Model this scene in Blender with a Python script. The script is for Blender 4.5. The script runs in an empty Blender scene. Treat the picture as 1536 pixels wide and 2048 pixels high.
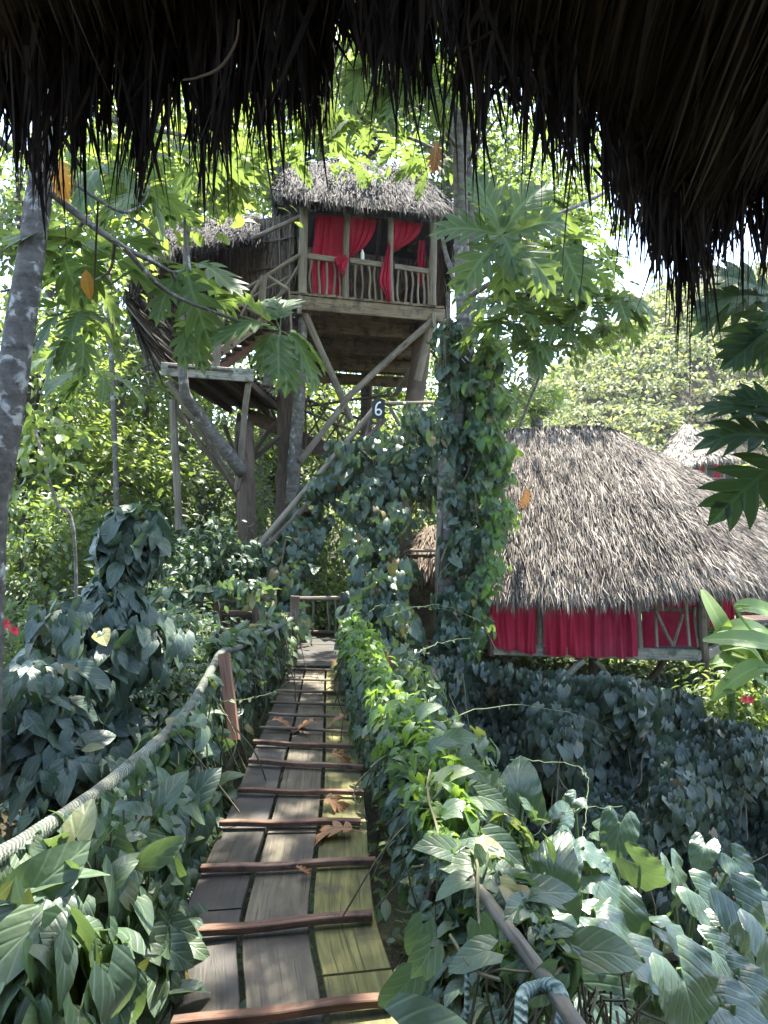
import bpy, math, random
import numpy as np

# ------------------------------------------------------------------ camera, sky, sun
SC = bpy.context.scene
C = SC.collection
Z0 = 6.0                        # camera height above the lowest ground
F = 1400.0                      # focal length in pixels of a 1536 x 2048 frame
cam_d = bpy.data.cameras.new('camera')
cam = bpy.data.objects.new('camera', cam_d); C.objects.link(cam)
cam_d.sensor_fit = 'VERTICAL'; cam_d.sensor_height = 36.0
cam_d.lens = 36.0 * F / 2048.0
cam_d.clip_start = 0.05; cam_d.clip_end = 2000
cam.location = (0, 0, Z0); cam.rotation_euler = (math.radians(90), 0, 0)
SC.camera = cam

SUN_EL, SUN_AZ = 69.0, 24.0     # azimuth measured from straight ahead (+Y) towards +X
world = bpy.data.worlds.new('World'); SC.world = world; world.use_nodes = True
wn = world.node_tree; wn.nodes.clear()
sky = wn.nodes.new('ShaderNodeTexSky'); sky.sky_type = 'NISHITA'; sky.sun_disc = False
sky.sun_elevation = math.radians(SUN_EL); sky.sun_rotation = math.radians(SUN_AZ)
sky.air_density = 1.0; sky.dust_density = 1.6; sky.ozone_density = .6
bg = wn.nodes.new('ShaderNodeBackground'); bg.inputs['Strength'].default_value = 0.145
wo = wn.nodes.new('ShaderNodeOutputWorld')
wn.links.new(sky.outputs[0], bg.inputs['Color']); wn.links.new(bg.outputs[0], wo.inputs['Surface'])
sd = bpy.data.lights.new('sun', 'SUN'); sd.energy = 4.0; sd.angle = math.radians(0.53); sd.color = (1.0, 0.95, 0.86)
sun = bpy.data.objects.new('sun', sd); C.objects.link(sun)
sun.rotation_euler = (math.radians(90 - SUN_EL), 0, math.radians(180 - SUN_AZ))
sun.location = (10, 30, 60)
SC.view_settings.view_transform = 'Standard'; SC.view_settings.look = 'None'
SC.view_settings.gamma = 1.0; SC.view_settings.use_curve_mapping = False
SC.view_settings.exposure = 2.75
SC.render.engine = 'CYCLES'
cy = SC.cycles
cy.max_bounces = 7; cy.diffuse_bounces = 4; cy.glossy_bounces = 2; cy.transmission_bounces = 4
cy.transparent_max_bounces = 4; cy.use_denoising = True; cy.sample_clamp_indirect = 6.0
cy.caustics_reflective = False; cy.caustics_refractive = False

rng = np.random.default_rng(11)
random.seed(5)
R = math.radians

# ------------------------------------------------------------------ small maths
def P(x, y, d):
    """The point at distance d (metres ahead) that the lens sees at pixel x, y."""
    return np.array([(x - 768) / F * d, d, Z0 + (1024 - y) / F * d])
def nrm(a):
    a = np.asarray(a, float)
    return a / np.maximum(np.linalg.norm(a, axis=-1, keepdims=True), 1e-9)
def A(*p): return np.array(p, float)
def sstep(a, b, x):
    t = np.clip((x - a) / (b - a), 0, 1); return t * t * (3 - 2 * t)
def spl(pts, n):
    """Catmull-Rom through pts, n samples."""
    p = np.asarray(pts, float); m = len(p)
    if m == 2: return p[0] + (p[1] - p[0]) * np.linspace(0, 1, n)[:, None]
    q = np.vstack([2 * p[0] - p[1], p, 2 * p[-1] - p[-2]])
    s = np.linspace(0, m - 1 - 1e-6, n); i = s.astype(int); t = (s - i)[:, None]
    a, b, c, d = q[i], q[i + 1], q[i + 2], q[i + 3]
    return .5 * (2 * b + (c - a) * t + (2 * a - 5 * b + 4 * c - d) * t ** 2 + (3 * b - a - 3 * c + d) * t ** 3)
def sway(x, y, s=1.0):
    x = np.asarray(x, float); y = np.asarray(y, float)
    return (np.sin(x * 1.3 * s + y * .7 * s + 1.1) + np.sin(x * .6 * s - y * 1.7 * s + 4.) + .5 * np.sin(x * 3.1 * s + y * 2.3 * s)) / 2.5

# ------------------------------------------------------------------ mesh builder
ORG = {}
class MB:
    def __init__(s): s.v = []; s.u = []; s.q = []; s.t = []; s.n = 0
    def add(s, v, q=None, t=None, uv=None, rnd=None):
        v = np.asarray(v, float); k = len(v)
        a = np.zeros((k, 3))
        if uv is not None: a[:, :2] = uv
        a[:, 2] = rng.random() if rnd is None else rnd
        s.v.append(v); s.u.append(a)
        if q is not None and len(q): s.q.append(np.asarray(q, int) + s.n)
        if t is not None and len(t): s.t.append(np.asarray(t, int) + s.n)
        s.n += k
        return s
    def build(s, name, mat, parent=None, origin=None, smooth=False):
        if parent is not None: org = ORG[parent.name]
        else:
            vv = np.vstack(s.v)
            org = A((vv[:, 0].min() + vv[:, 0].max()) / 2, (vv[:, 1].min() + vv[:, 1].max()) / 2, vv[:, 2].min()) if origin is None else np.asarray(origin, float)
        v = np.vstack(s.v) - org
        q = np.vstack(s.q) if s.q else np.zeros((0, 4), int)
        t = np.vstack(s.t) if s.t else np.zeros((0, 3), int)
        me = bpy.data.meshes.new(name)
        me.vertices.add(len(v)); me.vertices.foreach_set('co', v.astype(np.float32).ravel())
        loops = np.concatenate([q.ravel(), t.ravel()]).astype(np.int32)
        tot = np.concatenate([np.full(len(q), 4), np.full(len(t), 3)]).astype(np.int32)
        st = np.concatenate([[0], np.cumsum(tot)[:-1]]).astype(np.int32)
        me.loops.add(len(loops)); me.loops.foreach_set('vertex_index', loops)
        me.polygons.add(len(tot)); me.polygons.foreach_set('loop_start', st)
        at = me.attributes.new('luv', 'FLOAT_VECTOR', 'POINT')
        at.data.foreach_set('vector', np.vstack(s.u).astype(np.float32).ravel())
        me.update(calc_edges=True)
        me.polygons.foreach_set('use_smooth', np.full(len(tot), bool(smooth)))
        me.materials.append(mat)
        o = bpy.data.objects.new(name, me); C.objects.link(o)
        if parent is not None: o.parent = parent
        else: o.location = org
        ORG[o.name] = org
        return o

def tag(o, label=None, cat=None, group=None, kind=None):
    if label: o['label'] = label
    if cat: o['category'] = cat
    if group: o['group'] = group
    if kind: o['kind'] = kind
    return o
def thing(name, label, cat, loc, group=None):
    o = bpy.data.objects.new(name, None); C.objects.link(o)
    o.location = tuple(loc); o.empty_display_size = .2
    ORG[o.name] = np.asarray(loc, float)
    return tag(o, label, cat, group)

def tube(mb, pts, r, n=8, rnd=None, cap=True, wob=0.0):
    pts = np.asarray(pts, float); m = len(pts)
    r = np.broadcast_to(np.asarray(r, float), (m,)) if np.ndim(r) == 0 else np.interp(np.linspace(0, 1, m), np.linspace(0, 1, len(r)), r)
    tg = nrm(np.gradient(pts, axis=0))
    up = A(0, 0, 1) if abs(tg[0][2]) < .9 else A(1, 0, 0)
    x = nrm(np.cross(tg[0], up)); xs = [x]
    for k in range(1, m):
        x = xs[-1] - tg[k] * np.dot(xs[-1], tg[k]); xs.append(nrm(x))
    xs = np.array(xs); ys = np.cross(tg, xs)
    an = np.arange(n) / n * 2 * math.pi
    rr = r[:, None] * (1 + wob * rng.normal(size=(m, n)))
    v = pts[:, None] + rr[..., None] * (np.cos(an)[None, :, None] * xs[:, None] + np.sin(an)[None, :, None] * ys[:, None])
    L = np.concatenate([[0], np.cumsum(np.linalg.norm(np.diff(pts, axis=0), axis=1))])
    uv = np.stack([np.broadcast_to(np.abs(an - math.pi)[None] * r.mean(), (m, n)), np.broadcast_to(L[:, None], (m, n))], -1)
    i, j = np.meshgrid(np.arange(m - 1), np.arange(n), indexing='ij'); i = i.ravel(); j = j.ravel(); j2 = (j + 1) % n
    q = np.stack([i * n + j, i * n + j2, (i + 1) * n + j2, (i + 1) * n + j], 1)
    V = v.reshape(-1, 3); U = uv.reshape(-1, 2); t = []
    if cap:
        V = np.vstack([V, pts[0], pts[-1]]); U = np.vstack([U, [0, 0], [0, L[-1]]]); a, b = m * n, m * n + 1
        for j in range(n):
            t.append((a, (j + 1) % n, j)); t.append((b, (m - 1) * n + j, (m - 1) * n + (j + 1) % n))
    mb.add(V, q, t, U, rnd)
def pole(mb, a, b, r, n=8, bow=0.02, seg=6, r2=None, rnd=None):
    """A slightly crooked stick between two points."""
    a = np.asarray(a, float); b = np.asarray(b, float); L = np.linalg.norm(b - a)
    s = np.linspace(0, 1, seg)[:, None]
    off = rng.normal(size=(2, 3)) * bow * L
    p = a + (b - a) * s + off[0] * np.sin(math.pi * s) + off[1] * .5 * np.sin(2 * math.pi * s)
    tube(mb, p, [r, r if r2 is None else r2], n, rnd, wob=.05)
def beam(mb, a, b, w, h, up=(0, 0, 1), rnd=None, ch=.12, seg=2, wav=0.0):
    """A sawn board or beam: chamfered section w (sideways) x h (along up) from a to b."""
    a = np.asarray(a, float); b = np.asarray(b, float); y = nrm(b - a)
    x = nrm(np.cross(y, np.asarray(up, float))); z = np.cross(x, y)
    c = min(w, h) * ch
    s = np.array([(-w/2, -h/2+c), (-w/2+c, -h/2), (w/2-c, -h/2), (w/2, -h/2+c), (w/2, h/2-c), (w/2-c, h/2), (-w/2+c, h/2), (-w/2, h/2-c)])
    ua = s[:, 0] + s[:, 1] * 1.0
    L = np.linalg.norm(b - a); n = 8; ts = np.linspace(0, 1, seg)
    v = np.array([a + (b - a) * t + s[:, :1] * x + s[:, 1:] * z + z * wav * math.sin(9 * t + L) for t in ts]).reshape(-1, 3)
    uv = np.array([np.stack([ua, np.full(8, t * L)], 1) for t in ts]).reshape(-1, 2)
    q = []; 
    for i in range(seg - 1):
        for j in range(n):
            j2 = (j + 1) % n; q.append((i*n+j, i*n+n+j, i*n+n+j2, i*n+j2))
    e = (seg - 1) * n; t = []
    for j in range(1, n - 1): t += [(0, j, j + 1), (e, e + j + 1, e + j)]
    mb.add(v, q, t, uv, rnd)
def grid(mb, G, rnd=None, uv=None, close=False):
    """Quads over a (m, n, 3) lattice."""
    m, n = G.shape[:2]
    i, j = np.meshgrid(np.arange(m - 1), np.arange(n - (0 if close else 1)), indexing='ij'); i = i.ravel(); j = j.ravel(); j2 = (j + 1) % n
    q = np.stack([i * n + j, i * n + j2, (i + 1) * n + j2, (i + 1) * n + j], 1)
    if uv is None:
        uv = np.stack(np.meshgrid(np.linspace(0, 1, m), np.linspace(0, 1, n), indexing='ij'), -1)
    mb.add(G.reshape(-1, 3), q, None, uv.reshape(-1, 2), rnd)

# ------------------------------------------------------------------ leaf shapes: x across, y along from the stalk, z the upper face
class Leaf: pass
def leaf_strip(prof, rows, fold=.25, cup=.0, wavy=0.0, cols=1):
    """A leaf from half-widths prof(t); cols quads on each side of the midrib."""
    T = Leaf(); t = np.linspace(0, 1, rows); k = 2 * cols + 1
    sx = np.linspace(-1, 1, k)
    w = np.array([prof(a) for a in t])
    x = w[:, None] * sx[None]; y = np.broadcast_to(t[:, None], x.shape).copy()
    z = fold * np.abs(x) - cup * (t[:, None] - .3) ** 2 + wavy * np.sin(t[:, None] * 26) * np.abs(sx)[None] ** 2 * .5
    if hasattr(prof, 'lobe'):   # heart base: the outer columns run back past the stalk
        y = y - prof.lobe * (2.6 * np.abs(sx) * (1.15 - np.abs(sx)))[None] * (1 - t[:, None]) ** 2.2
    T.v = np.stack([x, y, z], -1).reshape(-1, 3)
    T.uv = np.stack([np.broadcast_to(sx[None], x.shape) * np.minimum(1, w[:, None] * 2.2), y], -1).reshape(-1, 2)
    i, j = np.meshgrid(np.arange(rows - 1), np.arange(k - 1), indexing='ij'); i = i.ravel(); j = j.ravel()
    T.q = np.stack([i * k + j, i * k + j + 1, (i + 1) * k + j + 1, (i + 1) * k + j], 1); T.t = np.zeros((0, 3), int)
    return T
def p_heart(t): return .355 * (1 - t) ** .82 * (1 + 1.3 * t) + .004
p_heart.lobe = .34
def p_oval(t): return .24 * math.sin(math.pi * min(1, t * .96 + .02)) ** .8 + .004
def p_taro(t): return .50 * (1 - t) ** .80 * (1 + 1.15 * t) + .004
p_taro.lobe = .52
def p_banana(t): return .20 * math.sin(math.pi * min(1, .06 + t * .93)) ** .45
def p_lance(t): return .13 * math.sin(math.pi * min(1, t * .97 + .02)) ** .9 + .003
L_HEART = leaf_strip(p_heart, 8, .18, .35, .015, 2)
L_HEART_S = leaf_strip(p_heart, 5, .16, .3, 0, 2)
L_OVAL = leaf_strip(p_oval, 6, .3, .35)
L_OVAL_S = leaf_strip(p_oval, 4, .3, .3)
L_LANCE = leaf_strip(p_lance, 5, .3, .4)
L_TARO = leaf_strip(p_taro, 18, .05, .45, .10, 4)
L_BANANA = leaf_strip(p_banana, 16, .35, .9, .0, 2)
def strip_strand():
    T = Leaf(); t = np.array([0, .35, .7, 1.]); w = np.array([.5, .5, .36, .04])
    T.v = np.concatenate([np.stack([-w, t, 0 * t], 1), np.stack([w, t, 0 * t], 1)])
    T.uv = np.concatenate([np.stack([-w, t], 1), np.stack([w, t], 1)])
    T.q = np.array([(i, 4 + i, 5 + i, 1 + i) for i in range(3)]); T.t = np.zeros((0, 3), int)
    return T
L_STRAND = strip_strand()
def breadfruit():
    """Deeply lobed leaf: five pairs of pointed lobes and an end lobe."""
    T = Leaf(); V = []; U = []; Q = []; Tr = []
    def ad(x, y, e):
        V.append((x, y, .30 * abs(x) - .35 * (y - .25) ** 2 - .5 * x * x * (1 if e else .6))); U.append((x * 2.0, y)); return len(V) - 1
    n = 5; y0 = np.linspace(.06, .78, n + 1); Lb = [.20, .34, .42, .40, .30]; mid = [ad(0, a, 0) for a in y0]
    for s in (-1, 1):
        for k in range(n):
            a, b = y0[k], y0[k + 1]; L = Lb[k]; sl = .30 + .16 * k      # lobes sweep forward
            sin_in = .085 if k else .03; sin_out = .085
            dx, dy = math.cos(sl), math.sin(sl); px, py = -dy, dx
            base = (0.0, (a + b) / 2); wv = (b - a) * .5
            def pt(l, w): return ad(s * (base[0] + dx * l + px * w), base[1] + dy * l + py * w, 1)
            i0 = pt(sin_in + .02, -wv * .98); i1 = pt(sin_out + .02, wv * .98)
            ic = pt(.10, 0)
            j0 = pt(L * .55, -wv * .92); jc = pt(L * .55, 0); j1 = pt(L * .55, wv * .80)
            k0 = pt(L * .82, -wv * .60); kc = pt(L * .82, 0); k1 = pt(L * .80, wv * .42); tip = pt(L * 1.08, wv * .05)
            Tr += [(mid[k], i0, ic), (mid[k], ic, mid[k + 1]), (mid[k + 1], ic, i1)]
            Q += [(i0, j0, jc, ic), (ic, jc, j1, i1), (j0, k0, kc, jc), (jc, kc, k1, j1)]
            Tr += [(k0, tip, kc), (kc, tip, k1)]
    b = y0[-1]
    e = [ad(-.10, b + .06, 1), ad(-.085, b + .13, 1), ad(0, b + .24, 1), ad(.085, b + .13, 1), ad(.10, b + .06, 1), ad(0, b + .1, 0), ad(-.03, b + .0, 0), ad(.03, b + .0, 0)]
    Tr += [(mid[-1], e[5], e[0]), (e[0], e[5], e[1]), (e[1], e[5], e[2]), (e[2], e[5], e[3]), (e[3], e[5], e[4]), (e[4], e[5], mid[-1])]
    # the stalk
    s = [ad(-.008, -.12, 0), ad(.008, -.12, 0), ad(.008, .07, 0), ad(-.008, .07, 0)]; Q.append(tuple(s))
    T.v = np.array(V, float); T.uv = np.array(U, float); T.q = np.array([q for q in Q if q]); T.t = np.array(Tr)
    return T
L_BREAD = breadfruit()

def put(mb, T, pos, ydir, ndir, size, bend=None, rnd=None, twist=0.0):
    pos = np.asarray(pos, float); N = len(pos)
    if N == 0: return
    y = nrm(np.broadcast_to(ydir, (N, 3)) + 0.0); nd = np.broadcast_to(ndir, (N, 3))
    x = nrm(np.cross(y, nd) + 1e-6); z = np.cross(x, y)
    size = np.asarray(size, float)
    if size.ndim == 0: size = np.full(N, float(size))
    S = size[:, None] * np.ones(3) if size.ndim == 1 else size
    V = np.broadcast_to(T.v[None], (N,) + T.v.shape) * S[:, None, :]
    if bend is not None:
        V = V.copy(); V[..., 2] -= np.asarray(bend).reshape(-1, 1) * T.v[None, :, 1] ** 2 * S[:, 1:2]
    if len(T.v) > 20:      # every big leaf is buckled in its own way
        V = V.copy(); ph = rng.random((N, 3)) * 6.283; ty = T.v[None, :, 1]; tx = T.v[None, :, 0]; am = rng.uniform(.4, 1.4, (N, 1))
        V[..., 2] += S[:, 1:2] * am * (.035 * np.sin(6 * ty + ph[:, :1]) + .10 * tx * np.sin(2.6 * ty + ph[:, 1:2]) + .05 * np.abs(tx) * np.sin(9 * ty + ph[:, 2:]))
        V[..., 0] += S[:, 1:2] * .07 * np.sin(2.2 * ty + ph[:, 2:]) * ty
    W = pos[:, None] + V[..., :1] * x[:, None] + V[..., 1:2] * y[:, None] + V[..., 2:] * z[:, None]
    k = len(T.v); off = (np.arange(N) * k)[:, None, None]
    q = (T.q[None] + off).reshape(-1, 4); t = (T.t[None] + off).reshape(-1, 3)
    r = rng.random(N) if rnd is None else np.broadcast_to(rnd, (N,))
    mb.add(W.reshape(-1, 3), q, t, np.tile(T.uv, (N, 1)), np.repeat(r, k))

# ------------------------------------------------------------------ materials
def nt_new(name):
    m = bpy.data.materials.new(name); m.use_nodes = True; nt = m.node_tree; nt.nodes.clear(); return m, nt
def nd(nt, typ, ins=None, **props):
    n = nt.nodes.new(typ)
    for k, v in props.items(): setattr(n, k, v)
    for k, v in (ins or {}).items():
        if hasattr(v, 'is_output'): nt.links.new(v, n.inputs[k])
        else: n.inputs[k].default_value = v
    return n
def ma(nt, op, a, b=0.0, c=0.0): return nd(nt, 'ShaderNodeMath', {0: a, 1: b, 2: c}, operation=op).outputs[0]
def ramp(nt, fac, stops, interp='LINEAR'):
    n = nd(nt, 'ShaderNodeValToRGB', {'Fac': fac}); cr = n.color_ramp; cr.interpolation = interp
    while len(cr.elements) < len(stops): cr.elements.new(.5)
    for e, (p, c) in zip(cr.elements, stops):
        e.position = p; e.color = (*c, 1) if len(c) == 3 else c
    return n.outputs[0]
def mixc(nt, fac, a, b, mode='MIX'):
    n = nd(nt, 'ShaderNodeMix', None, data_type='RGBA', blend_type=mode)
    for i, v in ((0, fac), (6, a), (7, b)):
        if hasattr(v, 'is_output'): nt.links.new(v, n.inputs[i])
        else: n.inputs[i].default_value = v if i == 0 or len(v) == 4 else (*v, 1)
    return n.outputs[2]
def luv(nt):
    a = nd(nt, 'ShaderNodeAttribute', None, attribute_name='luv')
    s = nd(nt, 'ShaderNodeSeparateXYZ', {0: a.outputs['Vector']}); return s.outputs[0], s.outputs[1], s.outputs[2]
def comb(nt, x, y, z): return nd(nt, 'ShaderNodeCombineXYZ', {0: x, 1: y, 2: z}).outputs[0]
def noise(nt, vec, scale, detail=4, rough=.55, dist=0.0):
    return nd(nt, 'ShaderNodeTexNoise', {'Vector': vec, 'Scale': scale, 'Detail': detail, 'Roughness': rough, 'Distortion': dist}).outputs['Fac']
def out(nt, sh): nd(nt, 'ShaderNodeOutputMaterial', {'Surface': sh})

def m_leaf(name, cols, rough=.42, trans=.38, tcol=None, veins=9, spec=.5, vein=.28, bump=.22, spots=.35, slant=.55, old=None, blem=.75):
    m, nt = nt_new(name); u, v, r = luv(nt)
    st = [(i / max(1, len(cols) - 1), c) for i, c in enumerate(cols)]
    if old: st = [(p * .93, c) for p, c in st] + [(.955, cols[-1]), (.975, old), (1.0, tuple(x * .55 for x in old))]
    col = ramp(nt, r, st)
    geo = nd(nt, 'ShaderNodeNewGeometry').outputs['Position']
    nz = noise(nt, geo, 7, 3)
    col = mixc(nt, ma(nt, 'MULTIPLY', nz, spots), col, tuple(x * .45 for x in cols[0]))
    bl = noise(nt, geo, 26, 3, .6)
    col = mixc(nt, ma(nt, 'MULTIPLY', ramp(nt, bl, [(.665, (0, 0, 0)), (.70, (1, 1, 1))]), blem), col, (.10, .065, .022))
    au = ma(nt, 'ABSOLUTE', u)
    mid = ma(nt, 'SUBTRACT', 1.0, ma(nt, 'MINIMUM', 1.0, ma(nt, 'MULTIPLY', au, 14.0)))
    ph = ma(nt, 'MULTIPLY', ma(nt, 'SUBTRACT', v, ma(nt, 'MULTIPLY', au, slant)), float(veins) * 6.283)
    side = ma(nt, 'POWER', ma(nt, 'MULTIPLY_ADD', ma(nt, 'SINE', ph), .5, .5), 8.0)
    vn = ma(nt, 'MAXIMUM', mid, ma(nt, 'MULTIPLY', side, .55))
    light = tuple(min(1, x * 2.0 + .04) for x in cols[-1])
    col = mixc(nt, ma(nt, 'MULTIPLY', vn, vein), col, light)
    bp = nd(nt, 'ShaderNodeBump', {'Strength': bump, 'Distance': .02, 'Height': ma(nt, 'ADD', ma(nt, 'MULTIPLY', vn, -1.0), ma(nt, 'MULTIPLY', noise(nt, geo, 22, 2), .9))})
    pb = nd(nt, 'ShaderNodeBsdfPrincipled', {'Base Color': col, 'Roughness': rough, 'Specular IOR Level': spec, 'Normal': bp.outputs[0]})
    tc = tcol or (.32, .50, .04)
    tcl = mixc(nt, 1.0, mixc(nt, .55, col, tc), (1, 1, 1), 'MULTIPLY')
    tr = nd(nt, 'ShaderNodeBsdfTranslucent', {'Color': tcl})
    mx = nd(nt, 'ShaderNodeMixShader', {0: trans, 1: pb.outputs[0], 2: tr.outputs[0]})
    out(nt, mx.outputs[0]); return m
def m_wood(name, cols, rough=.8, gx=14, gy=1.0, bump=.35, patch=None, pscale=2.0, pth=(.5, .62), spec=.3, crack=.7):
    m, nt = nt_new(name); u, v, r = luv(nt)
    off = ma(nt, 'MULTIPLY', r, 37.0)
    vec = comb(nt, ma(nt, 'MULTIPLY', u, float(gx)), ma(nt, 'MULTIPLY', v, float(gy)), off)
    n1 = noise(nt, vec, 3.0, 6, .62, .8); n2 = noise(nt, comb(nt, ma(nt, 'MULTIPLY', u, gx * .25), ma(nt, 'MULTIPLY', v, gy * .8), off), 1.6, 3)
    f = ma(nt, 'ADD', ma(nt, 'MULTIPLY', n1, .6), ma(nt, 'MULTIPLY', n2, .4))
    f = ma(nt, 'ADD', f, ma(nt, 'MULTIPLY_ADD', r, .16, -.08))
    k = len(cols); col = ramp(nt, f, [(.30 + .40 * i / (k - 1), c) for i, c in enumerate(cols)])
    cr = noise(nt, comb(nt, ma(nt, 'MULTIPLY', u, gx * 2.6), ma(nt, 'MULTIPLY', v, gy * .7), ma(nt, 'ADD', off, 9.0)), 3.0, 2, .5, .3)
    col = mixc(nt, ma(nt, 'MULTIPLY', ramp(nt, cr, [(.60, (0, 0, 0)), (.68, (1, 1, 1))]), crack), col, tuple(x * .35 for x in cols[0]))
    if patch is not None:
        g = nd(nt, 'ShaderNodeNewGeometry').outputs['Position']
        pn = noise(nt, g, pscale, 5, .6)
        col = mixc(nt, ramp(nt, pn, [(pth[0], (0, 0, 0)), (pth[1], (1, 1, 1))]), col, patch)
    bp = nd(nt, 'ShaderNodeBump', {'Strength': bump, 'Distance': .01, 'Height': n1})
    pb = nd(nt, 'ShaderNodeBsdfPrincipled', {'Base Color': col, 'Roughness': rough, 'Specular IOR Level': spec, 'Normal': bp.outputs[0]})
    out(nt, pb.outputs[0]); return m
def m_thatch(name, cols, rough=.85):
    m, nt = nt_new(name); u, v, r = luv(nt)
    g = nd(nt, 'ShaderNodeNewGeometry').outputs['Position']
    f = ma(nt, 'ADD', ma(nt, 'MULTIPLY', r, .75), ma(nt, 'MULTIPLY_ADD', noise(nt, g, 1.1, 4), .7, -.22))
    col = ramp(nt, f, [(i / (len(cols) - 1), c) for i, c in enumerate(cols)])
    n = noise(nt, comb(nt, ma(nt, 'MULTIPLY', u, 8.0), v, ma(nt, 'MULTIPLY', r, 30.0)), 3, 3)
    bp = nd(nt, 'ShaderNodeBump', {'Strength': .3, 'Distance': .01, 'Height': n})
    pb = nd(nt, 'ShaderNodeBsdfPrincipled', {'Base Color': col, 'Roughness': rough, 'Specular IOR Level': .25, 'Normal': bp.outputs[0]})
    out(nt, pb.outputs[0]); return m
def m_bark(name, base, dark, lichen, lth=(.56, .62), scale=5.0, ring=.5):
    m, nt = nt_new(name); u, v, r = luv(nt)
    g = nd(nt, 'ShaderNodeNewGeometry').outputs['Position']
    n1 = noise(nt, g, scale * 2, 6, .65); sep = nd(nt, 'ShaderNodeSeparateXYZ', {0: g})
    rv = comb(nt, ma(nt, 'MULTIPLY', sep.outputs[0], 1.5), ma(nt, 'MULTIPLY', sep.outputs[1], 1.5), ma(nt, 'MULTIPLY', sep.outputs[2], 9.0))
    n3 = noise(nt, rv, 1.6, 4, .6)
    col = ramp(nt, ma(nt, 'ADD', ma(nt, 'MULTIPLY', n1, 1 - ring), ma(nt, 'MULTIPLY', n3, ring)), [(.35, dark), (.62, base)])
    n2 = noise(nt, g, scale, 5, .6, .4)
    col = mixc(nt, ramp(nt, n2, [(lth[0], (0, 0, 0)), (lth[1], (1, 1, 1))]), col, lichen)
    bp = nd(nt, 'ShaderNodeBump', {'Strength': .7, 'Distance': .02, 'Height': ma(nt, 'ADD', n1, n3)})
    pb = nd(nt, 'ShaderNodeBsdfPrincipled', {'Base Color': col, 'Roughness': .85, 'Specular IOR Level': .25, 'Normal': bp.outputs[0]})
    out(nt, pb.outputs[0]); return m
def m_cloth(name, col, trans=.35):
    m, nt = nt_new(name); g = nd(nt, 'ShaderNodeNewGeometry').outputs['Position']
    c = mixc(nt, ma(nt, 'MULTIPLY', noise(nt, g, 2.5, 4), .55), col, tuple(x * .55 for x in col))
    c = mixc(nt, ma(nt, 'MULTIPLY', ramp(nt, noise(nt, g, 1.1, 4), [(.45, (0, 0, 0)), (.7, (1, 1, 1))]), .45), c, (min(1, col[0] * 1.2), col[1] + .07, col[2] + .08))
    bp = nd(nt, 'ShaderNodeBump', {'Strength': .15, 'Distance': .004, 'Height': noise(nt, g, 60, 2)})
    pb = nd(nt, 'ShaderNodeBsdfPrincipled', {'Base Color': c, 'Roughness': .8, 'Specular IOR Level': .2, 'Normal': bp.outputs[0]})
    tr = nd(nt, 'ShaderNodeBsdfTranslucent', {'Color': c})
    out(nt, nd(nt, 'ShaderNodeMixShader', {0: trans, 1: pb.outputs[0], 2: tr.outputs[0]}).outputs[0]); return m
def m_ground(name, c1, c2, c3, sc=1.2):
    m, nt = nt_new(name); g = nd(nt, 'ShaderNodeNewGeometry').outputs['Position']
    n1 = noise(nt, g, sc, 6, .6); n2 = noise(nt, g, sc * 14, 4, .6)
    col = ramp(nt, ma(nt, 'ADD', ma(nt, 'MULTIPLY', n1, .6), ma(nt, 'MULTIPLY', n2, .4)), [(.38, c1), (.5, c2), (.62, c3)])
    bp = nd(nt, 'ShaderNodeBump', {'Strength': .9, 'Distance': .05, 'Height': n2})
    out(nt, nd(nt, 'ShaderNodeBsdfPrincipled', {'Base Color': col, 'Roughness': .9, 'Specular IOR Level': .2, 'Normal': bp.outputs[0]}).outputs[0]); return m
def m_rope(name, c1, c2):
    m, nt = nt_new(name); u, v, r = luv(nt)
    w = ma(nt, 'MULTIPLY_ADD', ma(nt, 'SINE', ma(nt, 'ADD', ma(nt, 'MULTIPLY_ADD', v, 300.0, ma(nt, 'MULTIPLY', noise(nt, comb(nt, ma(nt, 'MULTIPLY', u, 14.0), ma(nt, 'MULTIPLY', v, 9.0), 0.0), 1.5, 3), 14.0)), ma(nt, 'MULTIPLY', u, 120.0))), .5, .5)
    g = nd(nt, 'ShaderNodeNewGeometry').outputs['Position']
    col = mixc(nt, ma(nt, 'MULTIPLY', w, ramp(nt, noise(nt, g, 7, 5), [(.35, (.1, .1, .1)), (.65, (1, 1, 1))])), c1, c2)
    bp = nd(nt, 'ShaderNodeBump', {'Strength': .8, 'Distance': .01, 'Height': w})
    out(nt, nd(nt, 'ShaderNodeBsdfPrincipled', {'Base Color': col, 'Roughness': .7, 'Normal': bp.outputs[0]}).outputs[0]); return m

M = {}
M['vine'] = m_leaf('vine leaf', [(.040, .072, .042), (.060, .098, .058), (.082, .124, .066), (.115, .160, .075)], .43, .28, (.25, .40, .07), 3, slant=.8, old=(.30, .24, .06))
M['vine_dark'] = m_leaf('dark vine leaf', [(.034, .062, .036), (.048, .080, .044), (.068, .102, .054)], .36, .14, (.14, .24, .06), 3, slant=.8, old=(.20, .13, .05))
M['vine_blue'] = m_leaf('blue green vine leaf', [(.040, .068, .052), (.055, .084, .060), (.074, .108, .060)], .46, .16, (.15, .3, .06), 3, slant=.8, old=(.22, .20, .06))
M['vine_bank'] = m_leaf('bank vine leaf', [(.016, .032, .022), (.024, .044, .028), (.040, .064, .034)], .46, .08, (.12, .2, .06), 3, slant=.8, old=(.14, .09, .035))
M['vine_light'] = m_leaf('bright vine leaf', [(.060, .120, .030), (.085, .160, .035), (.120, .200, .045)], .42, .42, (.36, .55, .05), 5)
M['bread'] = m_leaf('breadfruit leaf', [(.045, .080, .028), (.060, .100, .032), (.078, .122, .040)], .55, .38, (.32, .44, .07), 7, spec=.3, vein=.6, spots=.25)
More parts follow.
